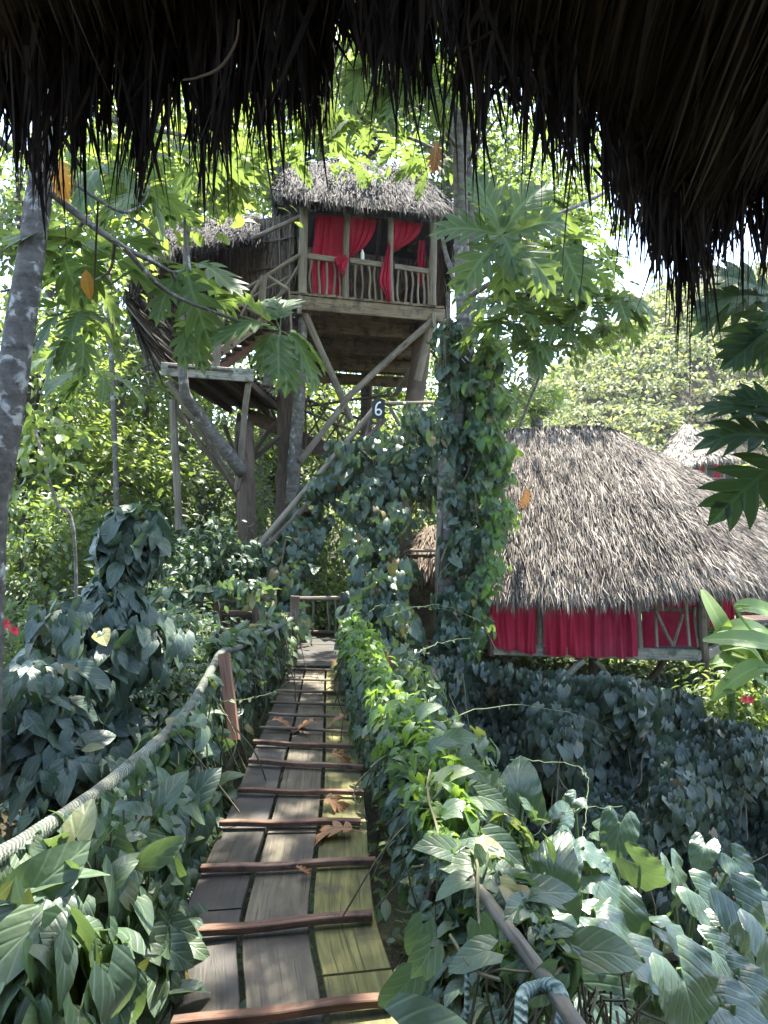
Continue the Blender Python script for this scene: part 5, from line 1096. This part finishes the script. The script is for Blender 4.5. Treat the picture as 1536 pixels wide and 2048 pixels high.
# left bridge rail
lp_ = spl(lr, 70)
def alongl(lo, hi, dz=0.0, dxx=0.0):
    sel = lp_[(lp_[:, 1] >= lo) & (lp_[:, 1] <= hi)]; return sel + A(dxx, 0, dz)
v = vine('rail_vine', 'large leaved grey green vine hanging from the near left rope rail', 'vine', deck(2.0, -1.4)[0], vg)
mb = MB()
cloud(mb, alongl(2.1, 4.4, -.36, .10), [.24, .26, .28], 420, .16, L_HEART, face=(.35, -.5, .3))
cloud(mb, alongl(2.1, 5.2, -.70, .16), [.26, .28, .26], 560, .145, L_HEART, face=(.35, -.5, .2))
cloud(mb, alongl(2.1, 5.0, -.5, -.25), [.25, .3], 420, .15, L_HEART, face=(0, -.3, .3))
cloud(mb, alongl(4.4, 6.2, -.42, -.04), [.20, .20], 380, .125, L_HEART, face=(.3, -.2, .3))
cloud(mb, alongl(2.2, 6.0, -.02, .03), .07, 110, .10, L_HEART, face=(.3, -.3, .4))
cloud(mb, [P(300, 1490, 4.2), P(380, 1450, 4.6)], .12, 40, .16, L_HEART, face=(.3, -.4, .4))
cloud(mb, [P(40, 1800, 2.5), P(120, 1960, 2.3), P(230, 2040, 2.4)], .20, 90, .18, L_HEART, face=(.2, -.6, .4))
cloud(mb, [P(280, 1700, 3.3), P(300, 1850, 3.1), P(300, 2000, 2.9)], .16, 110, .145, L_HEART, face=(.3, -.5, .3))
mb.build('leaves', M['vine'], v, smooth=True)
mb = MB(); stems(mb, alongl(2.2, 6.5, -.15, .08), A(.10, .05, .08), 90, .006, .8); mb.build('stem', M['stem'], v)
v = vine('rail_vine', 'bushy vine over the far left rail beside the red brown board', 'vine', deck(6.2, -1.5)[0], vg)
mb = MB(); cloud(mb, alongl(6.9, 9.4, -.02, -.10), [.14, .20, .16], 560, .12, L_HEART, face=(-.1, 0, .5)); cloud(mb, alongl(6.7, 9.3, -.38, -.04), [.16, .22, .18], 850, .11, L_HEART_S, face=(.1, -.3, .2)); cloud(mb, alongl(6.5, 9.3, -.75, -.04), [.18, .22, .18], 450, .11, L_HEART_S, face=(.1, -.3, .1))
mb.build('leaves', M['vine'], v, smooth=True)
mb = MB(); cloud(mb, alongl(6.8, 9.4, -.2, .0), [.18, .2], 70, .10, L_HEART, face=(.2, -.3, .6)); mb.build('young_leaves', M['vine_light'], v, smooth=True)
mb = MB(); stems(mb, alongl(6.4, 9.0, -.15, .08), A(.1, .05, .08), 40, .006, .8); mb.build('stem', M['stem'], v)
# tall leafy column on the left
def column(name, label, pts, rad, n, size, mat, T=L_HEART, face=(0, -.5, .15), core=.05, extra=None, light=0, **kw):
    q = [P(*p) for p in pts]; b = A(q[-1][0], q[-1][1], gz(q[-1][0], q[-1][1]))
    if q[-1][2] > b[2] + .3 and kw.pop('rooted', True): q2 = q + [b]
    else: q2 = q
    kw.pop('rooted', None)
    t = vine(name, label, 'vine', b, vg); mb = MB(); cloud(mb, q, rad, n, size, T, face=face, **kw); mb.build('leaves', mat, t, smooth=True)
    if light: mb = MB(); cloud(mb, q, [r * 1.1 for r in rad], light, size, T, face=(face[0], face[1], face[2] + .4)); mb.build('young_leaves', M['vine_light'], t, smooth=True)
    mb = MB(); tube(mb, spl(q2, 24), core, 8, wob=.1)
    for k in range(5): tube(mb, spl(np.array(q2) + rng.normal(size=3) * A(.08, .08, 0), 20), .012, 5)
    mb.build('stem', M['stem'], t)
    return t
column('vine_column', 'tall blue green vine column of large heart leaves left of the bridge', [(285, 1025, 6.6), (265, 1080, 6.5), (235, 1180, 6.4), (215, 1280, 6.3), (200, 1400, 6.2), (190, 1500, 6.1)], [.14, .36, .56, .66, .7, .7], 1250, .17, M['vine_blue'], up=.5)
column('vine_column', 'dark low vine mound at the left edge below the tall vine column', [(40, 1340, 5.6), (70, 1430, 5.4), (110, 1520, 5.2), (160, 1600, 5.0)], [.4, .5, .5, .4], 620, .16, M['vine_blue'], up=.4)
def inside(x, y, pg):
    c = np.zeros(len(x), bool); n = len(pg)
    for i in range(n):
        (x1, y1), (x2, y2) = pg[i], pg[(i + 1) % n]
        c ^= ((y1 > y) != (y2 > y)) & (x < (x2 - x1) * (y - y1) / (y2 - y1 + 1e-9) + x1)
    return c
def veil(name, label, pg, dtop, dbot, n, size, mat, T=L_HEART, depth=.35, nst=26, gap=.45, light=0):
    """A ragged hanging curtain of leaves with real depth, thicker in lumps and torn at its edges."""
    q = np.array(pg, float); x0, y0 = q.min(0) - 12; x1, y1 = q.max(0) + 12
    x = rng.uniform(x0, x1, n * 4); y = rng.uniform(y0, y1, n * 4)
    jx = x + 14 * np.sin(y / 17.) + rng.normal(size=len(x)) * 9; jy = y + 14 * np.sin(x / 13. + 1) + rng.normal(size=len(x)) * 9
    ok = inside(jx, jy, pg); lump = np.sin(x / 23. + np.sin(y / 31.) * 2) * np.sin(y / 37. + x / 53.); ok &= (lump > -.55 + gap) | (rng.random(len(x)) < .35)
    x, y, lump = x[ok][:n], y[ok][:n], lump[ok][:n]; m = len(x)
    d = dtop + (dbot - dtop) * (y - y0) / (y1 - y0) + rng.uniform(-1, 1, m) * depth - .25 * lump
    p = np.stack([(x - 768) / F * d, d, Z0 + (1024 - y) / F * d], 1)
    o = nrm(A(0, -1, .35) + rng.normal(size=(m, 3)) * .42)
    base = p[np.argmax(y)]; t = vine(name, label, 'vine', base, vg); mb = MB()
    yy = nrm(A(0, -.15, -1) + rng.normal(size=(m, 3)) * .45); ss = np.clip(rng.lognormal(0, .34, m), .45, 1.8) * size; k = rng.random(m) < .22
    put(mb, T, p[~k], yy[~k], o[~k], ss[~k], rng.uniform(-.1, .5, (~k).sum())); put(mb, L_OVAL, p[k], yy[k], o[k], ss[k], rng.uniform(-.1, .5, k.sum())); mb.build('leaves', mat, t, smooth=True)
    if light:
        k = rng.choice(m, min(light, m), False); mb = MB(); k = k[rng.random(len(k)) < sstep(x0, x1, x[k]) * 1.2]
        put(mb, T, p[k] + A(.03, -.12, .05) + rng.normal(size=(len(k), 3)) * .08, nrm(A(.1, -.2, -.9) + rng.normal(size=(len(k), 3)) * .5), nrm(o[k] + A(0, 0, .5)), ss[k] * .95, .2); mb.build('young_leaves', M['vine_light'], t, smooth=True)
    mb = MB(); a = p[np.argmin(y)]; tube(mb, spl([a, (a + base) / 2 + rng.normal(size=3) * .1, base], 16), .022, 6, wob=.1)
    for k in range(nst):
        a = p[rng.integers(m)]; b = a + A(rng.normal() * .25, rng.normal() * .1, -rng.uniform(.3, 1.1)); tube(mb, spl([a, (a + b) / 2 + rng.normal(size=3) * .1, b], 8), .010, 5, cap=False)
    mb.build('stem', M['stem'], t); return t
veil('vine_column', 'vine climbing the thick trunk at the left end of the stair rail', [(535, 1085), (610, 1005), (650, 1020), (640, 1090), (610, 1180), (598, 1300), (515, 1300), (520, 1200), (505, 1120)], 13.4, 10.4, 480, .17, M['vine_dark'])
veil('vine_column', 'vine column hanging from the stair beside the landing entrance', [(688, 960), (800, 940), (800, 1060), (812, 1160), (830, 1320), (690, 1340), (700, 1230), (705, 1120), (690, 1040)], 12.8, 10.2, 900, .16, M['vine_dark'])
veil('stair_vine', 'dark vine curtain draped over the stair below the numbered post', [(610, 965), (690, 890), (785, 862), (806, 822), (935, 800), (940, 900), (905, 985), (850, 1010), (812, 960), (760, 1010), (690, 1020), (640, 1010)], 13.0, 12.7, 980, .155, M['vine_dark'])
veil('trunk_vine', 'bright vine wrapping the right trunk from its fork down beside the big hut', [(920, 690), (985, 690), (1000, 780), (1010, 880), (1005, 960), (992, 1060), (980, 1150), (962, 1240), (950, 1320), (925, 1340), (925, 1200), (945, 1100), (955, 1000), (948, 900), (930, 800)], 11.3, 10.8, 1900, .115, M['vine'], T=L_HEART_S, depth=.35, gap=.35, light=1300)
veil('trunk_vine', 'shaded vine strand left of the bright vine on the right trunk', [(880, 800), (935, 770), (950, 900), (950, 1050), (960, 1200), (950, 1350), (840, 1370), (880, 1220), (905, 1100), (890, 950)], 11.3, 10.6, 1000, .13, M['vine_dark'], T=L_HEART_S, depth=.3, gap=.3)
column('hanging_vine', 'loose sprays of vine hanging off the right trunk against the blue sky', [(900, 640, 11.0), (895, 700, 11.0), (905, 760, 11.0), (1000, 720, 11.2)], [.2, .28, .3, .25], 210, .13, M['vine_dark'], T=L_HEART_S, rooted=False)
column('fence_vine', 'vine scrambling along the stick fence left of the landing', [(310, 1195, 10.3), (400, 1185, 10.3), (480, 1170, 10.3), (540, 1200, 10.2)], [.2, .16, .16, .2], 150, .15, M['vine'], T=L_HEART_S, rooted=False)
# the vine covered bank under the hut
def bank(x, y):
    """Distance of the bank surface as seen at pixel x, y: a slope that comes nearer further down."""
    d = np.interp(y, [1320, 1420, 1560, 1700, 1850], [9.1, 8.9, 8.4, 7.7, 6.9])
    return d + .28 * np.sin(x / 70. + y / 45.) + .22 * np.sin(x / 31. - y / 60.) + .2 * np.sin(x / 140. + 2)
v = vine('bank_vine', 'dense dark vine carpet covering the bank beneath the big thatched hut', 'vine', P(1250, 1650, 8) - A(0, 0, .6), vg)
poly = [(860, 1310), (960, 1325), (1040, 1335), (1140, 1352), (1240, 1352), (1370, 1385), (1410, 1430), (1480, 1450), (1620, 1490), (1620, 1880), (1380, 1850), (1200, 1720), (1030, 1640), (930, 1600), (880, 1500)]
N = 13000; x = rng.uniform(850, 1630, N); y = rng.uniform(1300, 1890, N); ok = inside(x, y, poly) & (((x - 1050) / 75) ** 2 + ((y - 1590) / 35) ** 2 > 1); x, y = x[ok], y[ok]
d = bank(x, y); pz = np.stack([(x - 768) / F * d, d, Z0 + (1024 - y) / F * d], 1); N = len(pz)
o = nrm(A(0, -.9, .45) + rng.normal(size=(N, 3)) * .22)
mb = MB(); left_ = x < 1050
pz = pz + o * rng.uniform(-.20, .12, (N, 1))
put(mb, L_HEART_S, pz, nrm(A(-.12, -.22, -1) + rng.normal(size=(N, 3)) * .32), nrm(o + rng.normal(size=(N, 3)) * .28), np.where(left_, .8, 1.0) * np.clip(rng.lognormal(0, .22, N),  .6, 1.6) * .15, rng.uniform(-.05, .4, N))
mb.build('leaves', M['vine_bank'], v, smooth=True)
gxx, gyy = np.meshgrid(np.linspace(880, 1660, 60), np.linspace(0, 1, 50), indexing='ij'); y0_ = np.interp(gxx, [880, 1340, 1410, 1480, 1660], [1410, 1415, 1480, 1500, 1540]); gyy = y0_ + (1900 - y0_) * gyy; dd = bank(gxx, gyy) + .35
mb = MB(); grid(mb, np.stack([(gxx - 768) / F * dd, dd, Z0 + (1024 - gyy) / F * dd - .1], -1)); mb.build('soil_bank', M['soil'], v, smooth=True)
mb = MB()
for k in range(60):
    a = pz[rng.integers(N)]; b = a + A(rng.normal() * .4, -.35, -rng.uniform(.3, .9)); pole(mb, a, b, .008, 5, .05)
mb.build('stem', M['stem'], v)
# a few long green tendrils
for i, (pts, r, lab) in enumerate([
  ([(740, 1535, 4.0), (800, 1490, 4.4), (870, 1450, 5), (960, 1418, 6), (1060, 1412, 7), (1150, 1430, 7.6), (1225, 1460, 8)], .006, 'long pale tendril arching from the rail vine across the dark bank'),
  ([(1020, 1520, 5.0), (1090, 1524, 5), (1150, 1530, 4.9), (1175, 1560, 4.8), (1172, 1620, 4.6), (1165, 1680, 4.4)], .005, 'hooked tendril standing in front of the dark bank'),
  ([(1035, 1700, 4.2), (1090, 1650, 4.4), (1150, 1620, 4.7), (1245, 1612, 5.2)], .005, 'short tendril reaching right above the taro leaves'),
  ([(790, 1330, 5.6), (830, 1310, 5.8), (880, 1285, 6.2), (942, 1276, 6.6)], .006, 'green tendril below the small hut beam'),
  ([(770, 1235, 6.8), (830, 1215, 7.2), (900, 1215, 7.6), (975, 1250, 8.0)], .006, 'thin green tendril arching towards the short red curtain'),
  ([(728, 1245, 7.0), (745, 1218, 7.0), (780, 1210, 7.2), (900, 1220, 7.6)], .006, 'upper green tendril in front of the small hut wall'),
  ([(395, 1395, 5.6), (480, 1400, 5.8), (570, 1380, 6.4)], .004, 'fine yellow tendril crossing the red brown board'),
  ([(1140, 2010, 2.0), (1080, 1900, 2.4), (1060, 1810, 2.8), (1010, 1770, 3.0)], .004, 'wiry tendril beside the bamboo rail'),
  ([(835, 360, 10.6), (900, 375, 10.7), (940, 420, 10.8)], .006, 'dry hanging stem above the treehouse eave corner'),
  ([(560, 1375, 7.4), (600, 1352, 7.6), (640, 1358, 7.8), (652, 1368, 7.8)], .005, 'curved pale leaf stalk lying over the far planks')]):
    mb = MB(); q = spl([P(*p) for p in pts], 26); q[1:-1] += rng.normal(size=(24, 3)) * .006; tube(mb, q, [r * .75, r * .6, r * .3], 6); k = rng.choice(np.arange(4, 24), 5, False); put(mb, L_HEART_S, q[k], A(0, -.3, -.6) + rng.normal(size=(5, 3)) * .6, A(0, -.6, .7) + rng.normal(size=(5, 3)) * .4, rng.uniform(.02, .05, 5))
    o = mb.build('tendril', M['tendril']); tag(o, lab, 'tendril', 'loose tendrils')

# ------------------------------------------------------------------ taro plants below the right rail
TARO = [ # leaf: px, py of the leaf base, distance, direction in the picture, length
 ('silvery taro plant rising just right of the rail vine', (1020, 1900, 3.9), [(1040, 1610, 4.4, .02, .7, .52), (1100, 1800, 4.1, .25, .95, .62), (1010, 1730, 4.2, -.5, .4, .4)]),
 ('taro plant with the widest shining leaf over the gully', (1130, 1990, 3.7), [(1080, 1870, 3.7, .8, -.5, .66), (1110, 1740, 4.5, .7, .5, .5), (1190, 1830, 4.2, .9, -.2, .5)]),
 ('taro plant with small upright leaves before the dark hollow', (1130, 1850, 4.8), [(1120, 1640, 5.2, .3, .4, .34), (1165, 1700, 5.0, .8, -.3, .42), (1180, 1750, 4.9, .8, -.1, .5)]),
 ('taro plant with one tall pale folded leaf in the middle of the bank', (1240, 1870, 5.2), [(1240, 1650, 5.6, -.15, -.9, .5), (1270, 1730, 5.2, .7, -.6, .52), (1230, 1800, 5.0, -.5, -.7, .44)]),
 ('yellowing taro plant centre right below the bank', (1300, 1970, 4.2), [(1240, 1830, 4.3, .4, -.9, .55), (1330, 1860, 4.3, .85, -.55, .5), (1290, 1920, 3.9, .5, -.8, .5)]),
 ('taro plant with paired grey leaves right of the yellowing one', (1380, 1940, 4.7), [(1350, 1740, 5.0, .2, -.95, .52), (1400, 1790, 4.8, .8, -.6, .52), (1440, 1860, 4.5, .9, -.4, .46)]),
 ('large taro plant cut by the right edge', (1520, 1990, 4.2), [(1480, 1810, 4.4, .6, -.75, .6), (1540, 1870, 4.0, .3, -.95, .62), (1430, 1900, 4.2, .9, -.3, .44)]),
 ('low taro plant with a ribbed leaf in the bottom right corner', (1400, 2090, 3.3), [(1370, 1960, 3.2, .45, -.9, .58), (1460, 2020, 3.3, .8, -.5, .5), (1480, 1960, 3.6, .6, -.6, .42)]),
 ('taro plant at the bottom edge beside the bamboo rail', (1180, 2110, 3.0), [(1150, 1960, 3.0, .7, -.5, .5), (1210, 2040, 2.9, .3, -.9, .42), (1090, 1990, 3.1, -.6, -.6, .4)]),
 ('taro plant tucked under the lower edge of the bank vine', (1440, 1830, 5.8), [(1410, 1690, 6.0, -.4, -.8, .4), (1470, 1720, 5.9, .5, -.8, .44), (1500, 1780, 5.6, .8, -.5, .44)]),
 ('half hidden taro plant behind the widest shining leaf', (1180, 1800, 5.6), [(1150, 1600, 5.9, -.2, -.4, .3), (1200, 1660, 5.8, .7, .1, .34)]),
 ('small taro plant deep in the shade at the bottom right', (1290, 2060, 4.0), [(1250, 1960, 4.0, -.3, -.8, .4), (1310, 2010, 3.9, .6, -.7, .4), (1240, 2040, 3.9, -.7, -.4, .36)]),
]
for lab, (bx, by, bd), lv in TARO:
    b = P(bx, by, bd); b[2] = min(b[2], Z0 - 3.2); b[2] = float(gz(b[0], b[1])) if b[2] - float(gz(b[0], b[1])) < 1.5 else b[2]
    t = thing('taro_plant', lab, 'plant', b, 'taro plants below the right rail')
    for (x, y, d, ux, uz, L) in lv:
        p = P(x, y, d); yd = nrm(A(ux + rng.normal() * .2, -.45 if uz < .3 else .3, uz + rng.normal() * .2)); n_ = nrm(A(.1 * ux, -.6, .8) + rng.normal(size=3) * .28)
        mb = MB(); put(mb, L_TARO, (p - yd * L * .0)[None], yd[None], n_[None], L * .58, [.25 + .3 * rng.random()]); lf = mb.build('leaf', M['taro'], t, smooth=True)
        mb = MB(); q = spl([b + rng.normal(size=3) * .05, (b + p) / 2 + A(rng.normal() * .05, .1, .12), p - n_ * .05, p + yd * L * .04 - n_ * .03], 16); tube(mb, q, [.018, .014, .009], 7); mb.build('stalk', M['stalk'], t, smooth=True)

# ------------------------------------------------------------------ banana plants at the right edge
for lab, (bx, by, bd), lv in [
 ('banana plant with broad bright leaves in front of the rear hut', (1470, 1440, 10.8), [(1430, 1270, 10.8, 1.0, .38, 1.1), (1440, 1290, 10.7, 1, .0, 1.0), (1450, 1280, 10.9, -.25, .9, .8), (1460, 1300, 10.7, .9, -.35, .9), (1420, 1330, 10.6, .95, .2, 1.0)]),
 ('banana plant with a yellowing leaf at the right edge', (1560, 1460, 10.2), [(1470, 1215, 10.3, 1, .2, .9), (1500, 1260, 10.2, .9, -.35, .8), (1540, 1330, 10.0, -1, -.15, .9), (1560, 1300, 10.0, -.9, .55, 1.0)])]:
    b = P(bx, by, bd); b[2] = float(gz(b[0], b[1])); t = thing('banana_plant', lab, 'plant', b, 'banana plants by the rear hut')
    mb = MB(); top_ = P(bx - 10, 1340, bd); tube(mb, spl([b - A(0, 0, .1), (b + top_) / 2, top_], 12), [.10, .08, .05], 10); mb.build('stem', M['stalk'], t, smooth=True)
    for (x, y, d, ux, uz, L) in lv:
        p = P(x, y, d); yd = nrm(A(ux, -.25, uz))
        mb = MB(); put(mb, L_BANANA, p[None], yd[None], nrm(A(0, -.55, .8) + rng.normal(size=3) * .2)[None], L * .82, [.35]); tube(mb, spl([top_, (top_ + p) / 2 + A(0, 0, .05), p, p + yd * .2], 10), [.025, .015], 6); mb.build('leaf', M['banana'], t, smooth=True)

# ------------------------------------------------------------------ fallen breadfruit leaves
def fallen(label, x, y, d, ang, L, mt='dry_leaf', lift=.03, tilt=(0, 0, 1), curl=.5):
    p = P(x, y, d) + A(0, 0, lift); mb = MB()
    put(mb, L_BREAD, p[None], A(math.cos(ang), math.sin(ang), .03)[None], A(*tilt)[None], L, [curl], [.5 + .5 * rng.random()])
    o = mb.build('fallen_leaf', M[mt]); return tag(o, label, 'leaf', 'fallen dry leaves')
def dk(y): return float(np.interp(y, [p[0][1] for p in CL[::-1]], [p[2] for p in CL[::-1]]))
fallen('biggest orange brown fallen leaf, lobes spread across the mossy plank', 712, 1666, 4.27, 3.1, .36, lift=.035)
fallen('curled brown fallen leaf just beyond the biggest one', 645, 1606, 4.72, -.25, .26, lift=.04, tilt=(.2, -.4, 1), curl=1.2)
fallen('crumpled dark fallen leaf against the cleat under the vine', 660, 1520, 5.5, .1, .26, lift=.05, tilt=(.3, -.6, 1), curl=1.4)
fallen('tan fallen leaf lying flat on the sunlit right plank', 702, 1440, 6.55, 3.05, .28, lift=.03)
fallen('brown fallen leaf crossing the middle plank', 630, 1455, 6.35, 2.9, .34, lift=.05, tilt=(.1, -.3, 1), curl=.9)
fallen('reddish fallen leaf on the left plank in the sun', 540, 1446, 6.5, .05, .26, lift=.03)
fallen('small orange fallen leaf on the right plank near the landing', 690, 1372, 8.0, 2.9, .30, lift=.03)
fallen('grey brown fallen leaf at the edge of the landing', 682, 1328, 9.4, 3.1, .34, lift=.03)
fallen('pale leaf scrap on the middle plank beyond the second cleat', 590, 1742, 3.8, .1, .09, lift=.02)
def hung(label, x, y, d, dr, L, n=(0, -.8, .5)):
    mb = MB(); put(mb, L_BREAD, P(x, y, d)[None], A(*dr)[None], A(*n)[None], L, [.6], [.9]); return tag(mb.build('fallen_leaf', M['dry_leaf']), label, 'leaf', 'fallen dry leaves')
hung('reddish dead leaf caught on the roof of the big hut', 1050, 975, 13.2, (.25, .1, -.9), .42)
hung('pinkish dead leaf caught in the bank vine under the hut', 1222, 1352, 11.2, (.2, -.3, -.8), .36)
hung('orange dead leaf on the right slope of the bank vine', 1430, 1478, 9.0, (.4, -.3, -.7), .18)
hung('orange dead leaf resting on the taro leaves', 1308, 1712, 5.3, (.4, -.3, -.6), .15)
hung('tan dead leaf stuck in the rail vine near the small hut', 775, 1305, 7.2, (.1, -.2, -.9), .22)
# seedlings on the treehouse roof
sd2 = thing('roof_fern', 'bright green seedlings sprouting on the treehouse roof', 'plant', P(700, 350, 15.6))
mb = MB()
for x, y in ((672, 350), (690, 345), (706, 340), (722, 352), (738, 356), (752, 350), (766, 358)):
    k = 9; put(mb, L_OVAL, np.tile(P(x, y, 15.1), (k, 1)) + rng.normal(size=(k, 3)) * .05, A(0, -.2, .5) + rng.normal(size=(k, 3)) * .7, A(0, -.3, 1) + rng.normal(size=(k, 3)) * .3, rng.uniform(.14, .26, k))
mb.build('leaves', M['vine_light'], sd2, smooth=True)
# ------------------------------------------------------------------ ground cover and the wooded hill
N = 17000; x = rng.uniform(-9, 14, N); y = rng.uniform(1.5, 22, N); ok = (np.abs(x + .6) > .2); x, y = x[ok], y[ok]
z = gz(x, y) + rng.uniform(0, .35, len(x)); mb = MB(); N = len(x)
put(mb, L_OVAL_S, np.stack([x, y, z], 1), A(0, 0, .1) + rng.normal(size=(N, 3)) * A(1, 1, .5), A(0, 0, 1) + rng.normal(size=(N, 3)) * .4, rng.uniform(.10, .28, N))
tag(mb.build('ground_cover', M['jungle_deep'], None, (0, 0, 0), True), kind='stuff')
mb = MB(); n = 0
for k in range(2600):
    Y = 41 + 58 * rng.random() ** .8; X = Y * rng.uniform(-.62, .95)
    if X / Y < .06 and rng.random() < .45: continue
    zz = float(gz(X, Y)); r = rng.uniform(.8, 2.2) * (Y / 55); q = 64
    u = nrm(rng.normal(size=(q, 3))) * A(1, 1, .75); u[:, 2] = np.abs(u[:, 2]); u[:, 1] = np.where(rng.random(q) < .7, -np.abs(u[:, 1]), u[:, 1])
    p = A(X, Y, zz + r * .3) + u * r * rng.uniform(.65, 1.05, (q, 1))
    put(mb, L_OVAL_S, p, nrm(u * A(1, 1, 0) + A(0, 0, -.5) + rng.normal(size=(q, 3)) * .5), nrm(u + rng.normal(size=(q, 3)) * .4), rng.uniform(.3, .62, q) * (Y / 55), None, np.clip(rng.random() * .7 + rng.random(q) * .3, 0, 1))
tag(mb.build('hill_forest', M['hill'], None, (0, 0, 0), False), kind='stuff')

# ------------------------------------------------------------------ the air: far things pale a little
mb = MB(); bx = [(x, y, z) for x in (-70, 110) for y in (-9, 120) for z in (-1.5, 46)]
mb.add(np.array(bx, float), [(0, 1, 3, 2), (4, 6, 7, 5), (0, 4, 5, 1), (2, 3, 7, 6), (0, 2, 6, 4), (1, 5, 7, 3)])
m, nt = nt_new('haze'); pv = nd(nt, 'ShaderNodeVolumePrincipled', {'Color': (.92, .96, 1.0, 1), 'Density': .0003, 'Anisotropy': .35})
nd(nt, 'ShaderNodeOutputMaterial', {'Volume': pv.outputs[0]})
tag(mb.build('haze', m, None, (20, 50, 0)), kind='stuff')
